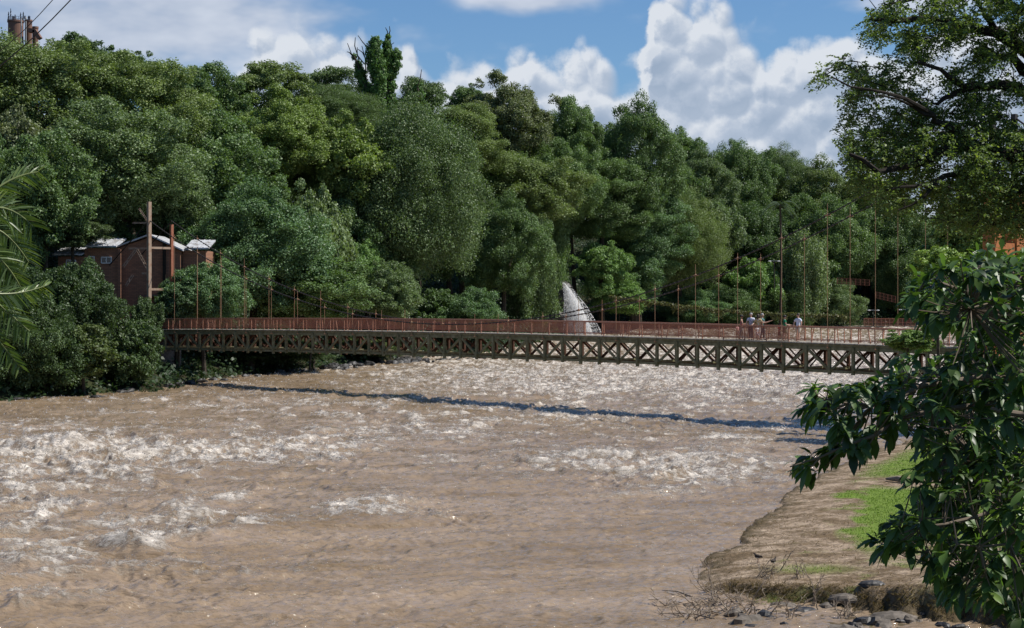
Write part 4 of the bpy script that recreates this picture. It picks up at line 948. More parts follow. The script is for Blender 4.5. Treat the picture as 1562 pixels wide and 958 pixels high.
# cables, tall on the towers and low at mid span
def cz(u): return 5.62 + .0058*(u - 39.5)**2
UT0, UT1 = -.1, 86.3
for side, w in (('near', -.28), ('far', WD + .28)):
    c = MB(); uu = np.arange(UT0, UT1 + .01, .72)
    pts = [(u, w, cz(u)) for u in uu]; c.tube(pts, .034, 6)
    for k in range(len(uu)*2):                                 # the rope's clamps and shackles along it
        u = UT0 + .2 + k*.37
        if u > UT1: break
        c.tube([(u - .07, w, cz(u - .07)), (u + .07, w, cz(u + .07))], .058, 6)
    cab = c.build('main_cable', M['chain'], bridge); cab['label'] = 'suspension cable on the %s side' % side
    MB().tube([(UT0, w, cz(UT0)), (UT0 - 9, w, 9.2), (UT0 - 20, w, 4.5)], .05, 6).build('backstay', M['chain'], cab)
    st = MB(); st.tube([(UT1, w, cz(UT1)), (UT1 + 14, w, 8), (UT1 + 22, w, 3.0)], .06, 6)
    st.build('backstay', M['chain'], cab)
    k0 = 64.1 - 18*3.54
    for k in range(25):
        u = k0 + k*3.54
        if u < .5 or u > UT1 - 1: continue
        zc = cz(u); h = MB(); h.tube([(u, w, dz(u) - .35), (u, w, zc + (.35 if k % 3 else .75))], .015, 6)
        hg = h.build('hanger', M['hanger'], bridge)
        MB().ell((u, w, zc + .02), (.11, .07, .09), 8, 5).beam((u - .22, w, zc), (u + .22, w, zc + .01), .05, .06).build('clamp', M['hanger'], hg)
        MB().beam((u, w - .06, dz(u) - .3), (u, w + .36, dz(u) - .3), .09, .09).beam((u, w + (.1 if w < 0 else -.1), dz(u)), (u + .28, w + (.22 if w < 0 else -.22), dz(u) + .62), .03, .03).build('bracket', M['hanger'], hg)
# left tower: two steel masts and a lattice leg
tw = MB(); tw.beam((UT0, -.28, 2.5), (UT0, -.28, 16.4), .33, .32)
two = tw.build('tower', M['steel_tan'], bridge); two['label'] = 'tall tan steel mast at the left end'
MB().beam((UT0, WD + .28, 2.5), (UT0, WD + .28, 14.4), .26, .26).build('far_mast', M['rust'], two)
x1 = MB(); x1.beam((UT0, -.1, 12.2), (UT0, WD + .1, 12.2), .2, .2); x1.beam((UT0, -.1, 8.4), (UT0, WD + .1, 8.4), .2, .2); x1.build('cross_member', M['steel_tan'], two)
def lat(a, b, wd=.28, m='steel_tan'):
    a = Vector(a); b = Vector(b); o = MB(); d = (b-a); n = max(3, int(d.length/.4)); sidev = Vector((d.z, 0, -d.x)).normalized()*wd/2
    o.beam(a + sidev, b + sidev, .05, .05); o.beam(a - sidev, b - sidev, .05, .05)
    for i in range(n):
        p = a + d*(i/n); q = a + d*((i+1)/n); s1 = sidev if i % 2 else -sidev; o.beam(p + s1, q - s1, .035, .035)
    return o.build('lattice_strut', M[m], two)
# placed by the photograph's silhouette: local x runs along the bridge, the leg stands behind the tower
def loc(x, y, u_off):      # a point left of the tower in the bridge's frame
    Y = BO[1] + 1.0; p = pix(x, y, Y) - Vector(BO); return (.70711*(p.x - p.y), .70711*(p.x + p.y), p.z)
lat(loc(228, 379, 0), loc(196, 379, 0), .1); lat(loc(208, 380, 0), loc(188, 407, 0)); lat(loc(209, 381, 0), loc(228, 416, 0)); lat(loc(228, 417, 0), loc(216, 417, 0), .1); lat(loc(203, 419, 0), loc(192, 436, 0)); lat(loc(228, 340, 0), loc(202, 340, 0), .1); lat(loc(226, 339, 0), loc(212, 318, 0), .2)
# right tower: orange masonry pier, mostly hidden by leaves
tr_ = MB()
for w in (-.3, WD + .3):
    tr_.beam((UT1, w, .2), (UT1, w, 13.6), .8, .8); tr_.beam((UT1, w, 13.6), (UT1, w, 13.9), 1.0, 1.0)
tro = tr_.build('masonry_tower', M['orange'], bridge); tro['label'] = 'orange masonry tower at the right end'
for w in (-.28, WD + .28): MB().beam((UT1, w, 13.9), (UT1, w, 18.5), .3, .3).build('cable_mast', M['chain'], tro)
MB().beam((UT1, .2, 10.5), (UT1, WD - .2, 10.5), .6, .7).build('portal_beam', M['orange'], tro)
MB().box((UT1 - 1.5, -1.0, 0), (UT1 + 1.6, WD + 1.0, 4.3)).build('abutment', M['rock_pale'], bridge)
MB().box((-3.4, -1.2, .2), (.1, WD + 1.2, 4.3)).build('abutment', M['rock'], bridge)

# ------------------------------------------------------------------ vine clad rope across the gorge
def rope():
    rng = np.random.RandomState(5); A = pix(930, 452, 296); B = pix(1292, 482, 300)
    pts = [A.lerp(B, t) - Vector((0, 0, 1.0*math.sin(math.pi*t)*.75)) for t in np.linspace(0, 1, 24)]
    o = MB().tube(pts, .07, 6).build('vine_clad_rope', M['bark']); tag(o, 'slack rope overgrown with vines hanging behind the right half of the bridge', 'rope')
    n = 9000; t = rng.rand(n); c = np.array([A.lerp(B, float(k)) for k in t]); c[:, 2] -= .75*np.sin(math.pi*t); c += rng.normal(size=(n, 3))*[.15, .2, .13]; c[:, 2] -= rng.exponential(.3, n)*(fbm(t*30, t*0, 2, 3) > .5)
    nr = rng.normal(size=(n, 3)); nr /= np.linalg.norm(nr, axis=1)[:, None]
    l = quads_obj('vine_leaves', leaf_quads(c, nr, np.full(n, .3), rng), n, M['leaf'], o, {'lv': rng.rand(n)}); l.color = (.12, .13, .06, 1)
rope()

# ------------------------------------------------------------------ waterfall
def spray_mat():
    m = mat('spray_white', (.88, .88, .88), .6, .2); n = m.node_tree.nodes; l = m.node_tree.links
    tl = n.new('ShaderNodeBsdfTranslucent'); tl.inputs['Color'].default_value = (.88, .89, .90, 1); ms = n.new('ShaderNodeMixShader'); ms.inputs[0].default_value = .5
    l.new(n['Principled BSDF'].outputs[0], ms.inputs[1]); l.new(tl.outputs[0], ms.inputs[2]); l.new(ms.outputs[0], n['Material Output'].inputs['Surface']); return m
def waterfall():
    m = bpy.data.materials.new('falling_white_water'); m.use_nodes = True; n = m.node_tree.nodes; l = m.node_tree.links; p = n['Principled BSDF']
    tc = n.new('ShaderNodeTexCoord'); mp = n.new('ShaderNodeMapping'); mp.inputs['Scale'].default_value = (1, 1, .32); l.new(tc.outputs['Object'], mp.inputs['Vector'])
    t = n.new('ShaderNodeTexNoise'); t.inputs['Scale'].default_value = 2.4; t.inputs['Detail'].default_value = 8; t.inputs['Roughness'].default_value = .7; l.new(mp.outputs[0], t.inputs['Vector'])
    r = n.new('ShaderNodeValToRGB'); l.new(t.outputs['Fac'], r.inputs[0]); r.color_ramp.elements[0].position = .36; r.color_ramp.elements[0].color = (.46, .45, .42, 1); r.color_ramp.elements[1].position = .56; r.color_ramp.elements[1].color = (.82, .82, .81, 1)
    l.new(r.outputs[0], p.inputs['Base Color']); p.inputs['Roughness'].default_value = .6
    b = n.new('ShaderNodeBump'); b.inputs['Distance'].default_value = .10; p.inputs['Subsurface Weight'].default_value = .0; tl = n.new('ShaderNodeBsdfTranslucent'); l.new(r.outputs[0], tl.inputs['Color']); ms = n.new('ShaderNodeMixShader'); ms.inputs[0].default_value = .45; l.new(p.outputs[0], ms.inputs[1]); l.new(tl.outputs[0], ms.inputs[2]); l.new(ms.outputs[0], n['Material Output'].inputs['Surface']); l.new(t.outputs['Fac'], b.inputs['Height']); l.new(b.outputs['Normal'], p.inputs['Normal'])
    Y = 297.0; rows_ = 60; colsn = 40; P_ = np.zeros((rows_, colsn, 3)); rng = np.random.RandomState(2)
    for i, v in enumerate(np.linspace(0, 1, rows_)):
        y = 431 + v*92; xl = np.interp(v, [0, .25, .6, 1], [858, 861, 862, 860]); xr = np.interp(v, [0, .12, .4, .75, 1], [861, 872, 890, 906, 914])
        for j, h in enumerate(np.linspace(0, 1, colsn)):
            q = pix(xl + (xr-xl)*(.08 + .82*h), y, Y); bul = math.sin(math.pi*h)
            jit = (vnoise(np.array([h*7.0]), np.array([v*5.0]), 4)[0] - .5)*.9
            P_[i, j] = (q.x, Y - bul*(.9 + .8*v) + jit*bul*.5, q.z)
    o = grid_obj('waterfall', P_, m); tag(o, 'white waterfall jet fanning out between vine covered banks', 'waterfall')
    nn = 9000; v = rng.beta(2.0, 1.3, nn); h = np.clip(rng.normal(.52, .33, nn), -.05, 1.16)
    xl = np.interp(v, [0, .25, .6, 1], [858, 861, 862, 860]); xr = np.interp(v, [0, .12, .4, .75, 1], [861, 872, 890, 906, 914])
    X_ = (xl + (xr-xl)*h - HX)/F*Y; Zc = EYE - (431 + v*92 - HY)/F*Y; c = np.stack([X_, Y - 2.6*rng.rand(nn) - .6, Zc], -1)
    nr = rng.normal(size=(nn, 3)); nr /= np.linalg.norm(nr, axis=1)[:, None]
    quads_obj('spray', leaf_quads(c, nr, np.full(nn, .14), rng, .8), nn, spray_mat(), o, {'lv': rng.rand(nn)})
    # the wet ledge it leaps from
    k = MB(); rr = random.Random(3)
    for i in range(16): k.ell(pix(852 + rr.uniform(-12, 10), 432 + i*6, Y + rr.uniform(.8, 3)), (rr.uniform(1, 2), rr.uniform(1, 2), rr.uniform(.8, 1.4)), 9, 6, .2, rr)
    tag(k.build('waterfall_cliff', M['rock']), 'dark wet cliff the waterfall leaps from', 'cliff')
waterfall()

# ------------------------------------------------------------------ far red fences, wall, lamps
def fence(a, b, hgt, lab, n=12, solid_shaded=False):
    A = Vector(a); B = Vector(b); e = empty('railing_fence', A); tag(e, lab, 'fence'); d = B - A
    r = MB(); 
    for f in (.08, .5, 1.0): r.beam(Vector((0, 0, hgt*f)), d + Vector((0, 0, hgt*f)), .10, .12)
    r.build('rail', M['brace'] if solid_shaded else M['rust'], e)  # the darker tone stands in for deep shade on this fence
    for i in range(n + 1): MB().beam(d*(i/n), d*(i/n) + Vector((0, 0, hgt*1.03)), .14, .14).build('fence_post', M['rust_pale' if not solid_shaded else 'rust'], e)
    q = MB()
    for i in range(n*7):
        p = d*((i+.5)/(n*7)); q.beam(p, p + Vector((0, 0, hgt)), .05, .05 if not solid_shaded else .12)
    q.build('bars', M['brace'] if solid_shaded else M['rust'], e)
fence(pix(1277, 433, 340), pix(1326, 436, 341), 1.1, 'red fence toned dark for shade on the slope above the far bank, the upper one', 7, True)
fence(pix(1336, 455, 342), pix(1366, 462, 343), 1.2, 'red steps railing toned dark for shade between the upper and lower fences', 5, True)
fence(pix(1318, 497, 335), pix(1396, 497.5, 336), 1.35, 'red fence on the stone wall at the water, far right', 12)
w_ = MB(); w_.box(pix(1290, 500.5, 334.2), pix(1440, 497.3, 337)); ow = w_.build('stone_wall', M['rock_pale']); tag(ow, 'low stone wall carrying the red fence at the far bank', 'wall')
def lamp(x, yb, yt, Y, lab):
    b = pix(x, yb, Y); h = pix(x, yt, Y).z - b.z; e = empty('street_lamp', b); tag(e, lab, 'lamp')
    m = mat('pale_lamp_metal', (.5, .52, .52), .5); MB().tube([(0, 0, -1), (0, 0, h)], [.09, .06], 7).build('pole', M['chain'], e)
    MB().beam((-.75, 0, h), (.75, 0, h), .07, .07).build('arm', m, e)
    for s_ in (-1, 1): MB().ell((s_*.8, 0, h - .05), (.32, .14, .11), 8, 5).build('lamp_head', m, e)
lamp(1181, 432, 398, 325, 'double headed street lamp among trees left of the tall hangers')
lamp(1332.5, 497, 473, 334, 'small lamp post beside the lower red fence, left one')
lamp(1380, 497, 472, 334, 'small lamp post beside the lower red fence, right one')

# ------------------------------------------------------------------ boulders at the water
def rock(x, y, r, lab=None, group=None, m='rock', Y=None, zw=None, name='rock', sq=.55, seed=0, cat='rock'):
    rr = random.Random(seed*13 + int(x*7)); 
    if Y is None:
        Y = F*(EYE)/(y - HY)
        for _ in range(3): Y = F*(EYE - float(level(np.array(Y))))/(y - HY)
    p = pix(x, y, Y); k = r/(F/Y)
    b = MB(); b.ell((0, 0, 0), (k, k*rr.uniform(.6, 1), k*sq), 10, 7, .22, rr, rr.uniform(0, 3))
    o = b.build(name, M[m]); o.location = p + Vector((0, 0, k*sq*.25)); o.rotation_euler = (rr.uniform(-.2, .2), rr.uniform(-.2, .2), rr.uniform(0, 6))
    tag(o, lab, cat, group); return o
rr0 = random.Random(77)
G = 'dark boulders below the bridge'
for i in range(64):
    t = rr0.random(); x = 505 + 230*t; yy = np.interp(x, [505, 560, 640, 735], [567, 558.5, 554, 549]) + rr0.uniform(-5, .5)
    rock(x, yy, rr0.uniform(3.5, 9.5)*(1.3 if x < 640 else .8), 'dark wet boulder in the row at the water under the bridge', G, seed=i)
rock(625, 551.5, 17, 'large flat grey boulder among the dark ones under the bridge', None, 'rock_pale', sq=.42, seed=3)
for i, (x, y, r, l) in enumerate([(88, 604, 15, 'long flat dark rock at the shaded left waterline'), (148, 607, 11, 'small dark rock with glints standing off the left shore'), (190, 599, 18, 'long low rock ledge left of the bridge end'),
     (30, 612, 16, 'dark rock at the far left waterline'), (118, 602, 8, 'small round rock between the two left ledges'), (214, 594, 10, 'rock under the bush at the left bridge end'), (232, 590, 9, 'rock in the shade below the left bridge tower')]):
    rock(x, y, r, l, None, sq=.30, seed=i)
for i in range(16):
    x = 240 + i*17; yy = np.interp(x, [240, 300, 480, 520], [592, 584, 564, 560]) + rr0.uniform(-2.5, .5)
    rock(x, yy + 2, rr0.uniform(5, 11), 'shaded rock along the waterline under the left part of the bridge', 'shaded rocks along the left waterline', seed=i+100)
rock(863, 621, 8.5, 'lone dark rock in midstream beside the bridge shadow', None, sq=.35, seed=9)
# ------------------------------------------------------------------ people on the bridge
def skin(name, verts, edges, radii, m, parent, sub=1, root=0):
    me = bpy.data.meshes.new(name); me.from_pydata([tuple(v) for v in verts], edges, []); me.update(); me.materials.append(m)
    o = bpy.data.objects.new(name, me); C.objects.link(o); o.parent = parent
    sk = o.modifiers.new('skin', 'SKIN'); sk.use_smooth_shade = True
    if not me.skin_vertices: me.attributes  # layer is made with the modifier
    sv = me.skin_vertices[0].data
    for i, r in enumerate(radii): sv[i].radius = (r, r) if not hasattr(r, '__len__') else r
    for i in range(len(verts)): sv[i].use_root = (i == root)
    sb_ = o.modifiers.new('sub', 'SUBSURF'); sb_.levels = sub; sb_.render_levels = sub
    return o
def cloth(n, c): return mat('cloth_' + n, c, .85, .2)
SK = {'light': mat('skin_light', (.50, .30, .22), .55), 'tan': mat('skin_tan', (.33, .18, .11), .55)}
HR = {'black': mat('hair_black', (.012, .010, .009), .6), 'grey': mat('hair_grey', (.32, .31, .30), .7), 'brown': mat('hair_brown', (.035, .02, .012), .6)}
def person(px_, w, h, label, face, skin_='light', hair='black', top=None, bottom=None, long_hair=False, sleeve=1, legs='long', arms=((.10, .02), (.10, .02)), cap=False, stride=.05, skirt=False, extra=None):
    """arms: for (left, right) forward and sideways reach of the hand; bends at the elbow"""
    u = u_at(px_, w); p = to_world(u, w, dz(u) - .02)
    e = empty('person', p, face); tag(e, label, 'person', 'people standing on the bridge')
    # body faces local -Y ; local x is sideways
    V = []; E = []; R = []
    def v(x, y, z, r): V.append((x*h, y*h, z*h)); R.append(r*h if not hasattr(r, '__len__') else (r[0]*h, r[1]*h)); return len(V) - 1
    def ch(a, *pts):
        for q in pts: i = v(*q); E.append((a, i)); a = i
        return a
    pel = v(0, 0, .525, (.075, .055)); wst = ch(pel, (0, -.004, .61, (.068, .05))); chs = ch(wst, (0, -.002, .72, (.082, .055)), (0, .004, .795, (.07, .045)))
    nk = ch(chs, (0, .004, .845, .030), (0, -.003, .875, .030)); hd = ch(nk, (0, -.008, .905, (.046, .052)), (0, -.008, .94, (.052, .060)), (0, -.004, .972, (.042, .048)))
    hands = []
    for sgn, (fw, sd_) in zip((-1, 1), arms):
        shx = .108
        el_ = (sgn*(shx + .03 + sd_*.4), -.02 + (-fw*.15), .64); hn = (sgn*(shx + .02 + sd_*.5 - fw*.25), -fw - .02, .50 + fw*.75)
        a = ch(chs, (sgn*shx, .004, .79, .036), (el_[0]*.55 + sgn*shx*.5, el_[1]*.5, .715, .029), (*el_, .024))
        m_ = tuple((el_[i] + hn[i])/2 for i in range(3)); wr = ch(a, (*m_, .021), (*hn, .015))
        d = np.array(hn) - np.array(el_); d /= np.linalg.norm(d); pm = ch(wr, (*(np.array(hn) + d*.03), (.022, .012)))
        base = np.array(hn) + d*.045; sx = np.cross(d, [0, 0, 1.0]); sx = sx/(np.linalg.norm(sx) + 1e-6) if np.linalg.norm(sx) > .1 else np.array([0, 1., 0])
        for k, ln in zip((-1.5, -.5, .5, 1.5), (.034, .042, .046, .038)):
            q = base + sx*k*.010; ch(pm, (*q, .0048), (*(q + d*ln*.6), .0044), (*(q + d*ln + np.array([0, -.006, -.002])), .0038))
        ch(pm, (*(np.array(hn) + d*.03 + sx*.024), .005), (*(np.array(hn) + d*.055 + sx*.034), .0045))
        hands.append(hn)
    lg = []
    for sgn, st in ((-1, stride), (1, -stride)):
        hp = ch(pel, (sgn*.052, 0, .49, .056)); kn = ch(hp, (sgn*.056, st*.4 - .006, .39, .048), (sgn*.058, st*.7 - .01, .285, .034), (sgn*.058, st*.9 + .01, .19, .033), (sgn*.058, st + .01, .045, .020))
        ch(kn, (sgn*.06, st - .03, .02, (.024, .018)), (sgn*.064, st - .09, .014, (.022, .012))); lg.append((sgn, st))
    skin('body', V, E, R, SK[skin_], e)
    # face: nose, eyes, ears, mouth
    MB().ell((0, -.070*h, .930*h), (.008*h, .012*h, .013*h), 6, 4).build('nose', SK[skin_], e)
    me_ = mat('eye_dark', (.02, .02, .02), .3)
    for sgn in (-1, 1):
        MB().ell((sgn*.020*h, -.062*h, .943*h), (.007*h, .004*h, .004*h), 6, 4).build('eye', me_, e); MB().ell((sgn*.052*h, 0, .932*h), (.006*h, .012*h, .016*h), 6, 4).build('ear', SK[skin_], e)
    MB().ell((0, -.062*h, .908*h), (.014*h, .004*h, .003*h), 6, 4).build('mouth', mat('lips', (.30, .12, .10), .5), e)
    hb = MB(); hb.ell((0, .010*h, .957*h), (.060*h, .064*h, .056*h), 12, 8); 
    if long_hair: hb.ell((0, .045*h, .90*h), (.058*h, .032*h, .085*h), 10, 7); hb.ell((-.048*h, .012*h, .915*h), (.016*h, .028*h, .06*h), 8, 6); hb.ell((.048*h, .012*h, .915*h), (.016*h, .028*h, .06*h), 8, 6)
    hb.build('hair', HR[hair], e, True)
    if cap: MB().ell((0, .004*h, .972*h), (.064*h, .068*h, .045*h), 12, 8).ell((0, -.075*h, .962*h), (.045*h, .04*h, .008*h), 10, 5).build('cap', HR['black'], e, True)
    if top:
        V, E, R = [], [], []; p0 = v(0, 0, .50, (.088, .068)); c_ = ch(p0, (0, -.004, .61, (.082, .064)), (0, -.002, .72, (.096, .070)), (0, .004, .80, (.075, .052)), (0, .004, .835, .038))
        cc = 3
        for sgn, (fw, sd_) in zip((-1, 1), arms):
            if sleeve:
                el_ = (sgn*(.108 + .03 + sd_*.4), -.02 + (-fw*.15), .64); f = .62 if sleeve == 1 else 1.0
                ch(cc, (sgn*.108, .004, .79, .048), (sgn*.108*(1-f) + el_[0]*f, el_[1]*f, .79*(1-f) + .64*f, .040))
        skin('shirt', V, E, R, top, e)
    if bottom:
        V, E, R = [], [], []; p0 = v(0, 0, .545, (.080, .062))
        if skirt: ch(p0, (0, 0, .47, (.10, .085)), (0, 0, .36, (.115, .10)))
        else:
            for sgn, st in lg:
                a = ch(p0, (sgn*.054, 0, .49, .066), (sgn*.060, st*.4 - .006, .39, .060), (sgn*.060, st*.7 - .01, .295, .052))
                if legs == 'long': ch(a, (sgn*.058, st*.9 + .01, .19, .042), (sgn*.058, st + .01, .055, .034))
        skin('trousers' if legs == 'long' else 'shorts', V, E, R, bottom, e)
    ms_ = mat('shoe', (.06, .05, .05), .6)
    for sgn, st in lg: MB().ell((sgn*.062*h, (st - .035)*h, .020*h), (.028*h, .075*h, .022*h), 10, 6).build('shoe', ms_, e, True)
    return e, hands
def pattern(name, a, b, sc=14):
    m = mat('cloth_' + name, a, .85, .2, (sc, b, .48, .52)); return m
A_ = math.radians
person(1131, .85, 1.62, 'woman in black cap and red patterned top facing right, leftmost on the bridge', A_(80), 'tan', 'black', pattern('red_patterned', (.45, .07, .05), (.12, .20, .24)), pattern('blue_patterned', (.10, .14, .20), (.40, .30, .22), 9), cap=True, arms=((.22, 0), (.10, .05)), sleeve=0)
person(1125, .45, 1.02, 'small girl in pale pink, left of the woman in the black cap', A_(40), 'tan', 'brown', cloth('pink', (.66, .34, .34)), cloth('pink2', (.60, .32, .32)), skirt=True, legs='short', arms=((.08, .02), (.08, .02)))
person(1145.5, .95, 1.76, 'stout grey haired man in white T-shirt and dark trousers', A_(-25), 'light', 'grey', pattern('white_printed', (.68, .70, .78), (.30, .33, .42), 5), cloth('dark_grey', (.055, .055, .075)), arms=((.06, .06), (.12, .05)))
person(1156.5, .60, 1.70, 'woman with long dark hair in yellow floral blouse, back turned', A_(150), 'tan', 'brown', pattern('yellow_floral', (.48, .36, .13), (.55, .50, .42), 16), pattern('flower_trousers', (.20, .12, .10), (.5, .42, .40), 14), long_hair=True, arms=((.05, .05), (.05, .05)))
person(1155, .28, .98, 'toddler in white shirt and dark patterned shorts standing before the floral blouse', A_(20), 'light', 'brown', cloth('white', (.74, .72, .74)), pattern('check', (.10, .10, .16), (.6, .5, .55), 14), legs='short', arms=((.1, .05), (.1, .05)))
person(1163, 1.15, 1.74, 'person in teal and black shirt raising a camera, behind the floral blouse', A_(70), 'light', 'grey', pattern('teal_black', (.02, .03, .035), (.12, .30, .30), 8), cloth('navy', (.025, .028, .05)), arms=((.30, 0), (.30, 0)))
person(1188.5, .55, 1.12, 'child in red shirt and dark shorts beside a hanger', A_(60), 'tan', 'brown', cloth('red', (.52, .05, .04)), cloth('dark_red', (.10, .03, .03)), legs='short', arms=((.12, .03), (.1, .03)))
person(1197, .80, 1.66, 'man in green checked shirt and black cap facing right', A_(85), 'light', 'black', pattern('green_checked', (.03, .26, .12), (.01, .10, .07), 10), pattern('camouflage', (.09, .12, .06), (.18, .12, .08), 9), legs='short', cap=True, arms=((.18, .02), (.14, .04)))
person(1217.5, .75, 1.80, 'stout man in pale blue shirt and beige shorts, rightmost on the bridge', A_(-50), 'light', 'brown', cloth('pale_blue', (.62, .68, .80)), cloth('beige', (.52, .46, .38)), legs='short', arms=((.04, .10), (.04, .10)), stride=.03)

# ------------------------------------------------------------------ two small lapwings on the sand
def bird(x, y, face, lab):
    Y = F*7.4/(y - HY)
    for _ in range(5): X_ = (x - HX)/F*Y; Y = F*(EYE - bank_z(X_, Y))/(y - HY)
    X_ = (x - HX)/F*Y; e = empty('bird', (X_, Y, bank_z(X_, Y)), face); tag(e, lab, 'bird', 'birds on the sand bank')
    mb_ = mat('grey_brown_feathers', (.075, .06, .05), .8, .2, (22, (.02, .018, .016), .45, .6)); md_ = mat('black_feathers', (.012, .012, .013), .7); mw_ = mat('pale_feathers', (.5, .48, .45), .8)
    skin('body', [(-.15, 0, .17), (-.08, 0, .185), (0, 0, .19), (.06, 0, .205), (.085, 0, .245), (.105, 0, .275), (.14, 0, .272), (.165, 0, .268)], [(0, 1), (1, 2), (2, 3), (3, 4), (4, 5), (5, 6), (6, 7)], [.012, .036, .055, .045, .022, .026, .010, .004], mb_, e, 1, 2)
    MB().ell((.055, 0, .185), (.04, .045, .04), 8, 6).build('breast', md_, e, True); MB().ell((0, 0, .15), (.05, .04, .02), 8, 5).build('belly', mw_, e, True)
    MB().ell((-.06, 0, .205), (.09, .05, .02), 8, 5).build('wing', mb_, e, True)
    for s_ in (-1, 1): MB().tube([(0, s_*.02, .15), (-.01, s_*.02, .08), (.005, s_*.02, .01), (.04, s_*.02, .004)], .006, 5).build('leg', mat('leg_red', (.2, .08, .06)), e)
bird(1156, 859, 2.6, 'grey brown lapwing walking on the sand, left of the other bird')
bird(1180, 866, .9, 'dark lapwing looking down on the sand, right of the other bird')

# driftwood, rubble and dead branches at the cut edge
def on_bank(x, y):
    Y = F*7.5/(y - HY)
    for _ in range(6): X_ = (x - HX)/F*Y; Y = F*(EYE - max(bank_z(X_, Y), -.05))/(y - HY)
    X_ = (x - HX)/F*Y; return Vector((X_, Y, max(bank_z(X_, Y), -.05)))
lg = MB(); a = on_bank(1352, 733); b = on_bank(1392, 738); lg.tube([a + Vector((0, 0, .08)), a.lerp(b, .5) + Vector((0, 0, .14)), b + Vector((0, 0, .09))], [.05, .13, .08], 8); lg.tube([a.lerp(b, .4) + Vector((0, 0, .1)), a + Vector((.2, -.3, .18))], [.05, .02], 6)
tag(lg.build('driftwood_log', M['dead']), 'pale driftwood log lying on the grass edge', 'log')
rk = random.Random(21)
for i in range(130):
    x = rk.uniform(1120, 1575); y = rk.uniform(914, 975) if x > 1200 else rk.uniform(928, 975)
    if y < np.interp(x, [1120, 1230, 1330, 1440, 1562], [925, 922, 922, 935, 950]): continue
    p = on_bank(x, y); big = rk.random() < .2; k = rk.uniform(.06, .15) * (1.9 if big else 1)
    b = MB(); b.ell((0, 0, 0), (k*rk.uniform(1, 1.5), k, k*rk.uniform(.45, .8)), 7, 5, .32, rk, rk.uniform(0, 3)); dark = rk.random() < .65
    o = b.build('rubble_stone', M['rock'] if dark else M['rock_pale']); o.location = p + Vector((0, 0, k*.15)); o.rotation_euler = (rk.uniform(-.3, .3), rk.uniform(-.3, .3), 0)
    tag(o, 'dark wet stone in the rubble below the cut bank' if dark else 'pale dry stone in the rubble below the cut bank', 'stone', 'stones in the rubble below the cut bank, ' + ('dark' if dark else 'pale'))
for i, (x, y, r, l) in enumerate([(1360, 948, .48, 'large flat pale slab at the bottom right of the rubble'), (1225, 922, .32, 'rounded brown stone at the left of the rubble'), (1290, 930, .36, 'grey stone between the slab and the rounded brown one'), (1330, 893, .26, 'dark stone under the drooping leaves above the rubble'), (1470, 938, .55, 'grey slab at the right corner of the rubble'), (1195, 925, .3, 'grey stone in the puddle at the left of the rubble')]):
    p = on_bank(x, y); b = MB(); b.ell((0, 0, 0), (r*1.3, r*.8, r*.4), 12, 8, .10, rk, 0); o = b.build('flat_stone', M['rock_pale' if 'pale' in l or 'grey' in l else 'rock']); o.location = p + Vector((0, 0, r*.1)); tag(o, l, 'stone')
# dead brush
def dead(x, y, n, spread, hgt, lab, grp, seed, upright=.5):
    rr = random.Random(seed); p = on_bank(x, y); e = MB(); p.z = max(p.z, -.02)
    def grow(q, d, ln, r, lv):
        k = 4; pts = [q]; 
        for i in range(k):
            d = (d + Vector((rr.gauss(0, .22), rr.gauss(0, .22), rr.gauss(-.03, .18)))).normalized(); q = q + d*ln/k; pts.append(q)
        e.tube(pts, [r, r*.8, r*.65, r*.5, r*.3], 5, False)
        if lv > 0:
            for c_ in range(rr.choice((2, 3, 3))):
                s_ = pts[rr.choice((1, 2, 3, 4))]; grow(s_, (d + Vector((rr.gauss(0, .7), rr.gauss(0, .7), rr.gauss(.1, .4)))).normalized(), ln*rr.uniform(.4, .7), r*.6, lv - 1)
    for i in range(n if n < 3 else n*2):
        a = rr.uniform(0, 6.28); d = Vector((math.cos(a)*(1-upright), math.sin(a)*(1-upright)*.8, upright + rr.uniform(-.1, .3))).normalized()
        grow(Vector((rr.gauss(0, spread*.3), rr.gauss(0, spread*.3), 0)), d, hgt*rr.uniform(.6, 1.1), .014 + .008*rr.random(), 2)
    o = e.build('dead_branch', M['dead']); o.location = p; tag(o, lab, 'branch', grp)
DB = 'dead branches washed up at the bank'
for i, (x, y, n, sp_, hg, up, lab) in enumerate([
    (1240, 925, 2, .1, .75, .8, 'pale upright dead stick with forks in the middle of the washed up brush'),
    (1250, 935, 1, .1, .6, .95, 'short straight stump of a stick right of the tall forked one'),
    (1280, 918, 3, .3, .45, .6, 'small dead twigs leaning right of the forked stick'),
    (1130, 905, 5, .5, .55, .35, 'tangle of dead twigs at the tip of the bank'),
    (1165, 900, 4, .5, .5, .4, 'dead twigs standing before the cut edge of the bank'),
    (1075, 925, 6, .7, .7, .25, 'wide fan of dead branches in the water left of the bank tip'),
    (1110, 940, 6, .7, .8, .3, 'bleached dead branches near the bottom of the brush'),
    (1050, 945, 5, .6, .7, .2, 'low dead branches at the bottom left of the brush'),
    (1160, 945, 4, .6, .6, .3, 'dead branches over the pale sand at the bottom'),
    (1020, 925, 4, .5, .6, .15, 'sparse twigs farthest out in the water'),
    (1200, 950, 4, .5, .5, .3, 'dead twigs at the bottom beneath the forked stick'),
    (1080, 868, 3, .25, .3, .5, 'small dark tuft of twigs in the water by the bank tip'),
    (1090, 900, 4, .5, .5, .3, 'dead twigs just off the bank tip'),
    (1300, 940, 3, .4, .4, .4, 'little dead sprigs among the first stones'),
    (1225, 905, 3, .4, .4, .5, 'thin twigs against the cut edge behind the forked stick'),
    (1190, 870, 1, .05, .9, .85, 'single thin stem with a seed head rising from the sand'),
]): dead(x, y, n, sp_, hg, lab, DB, i + 5, up)
ln = MB(); 
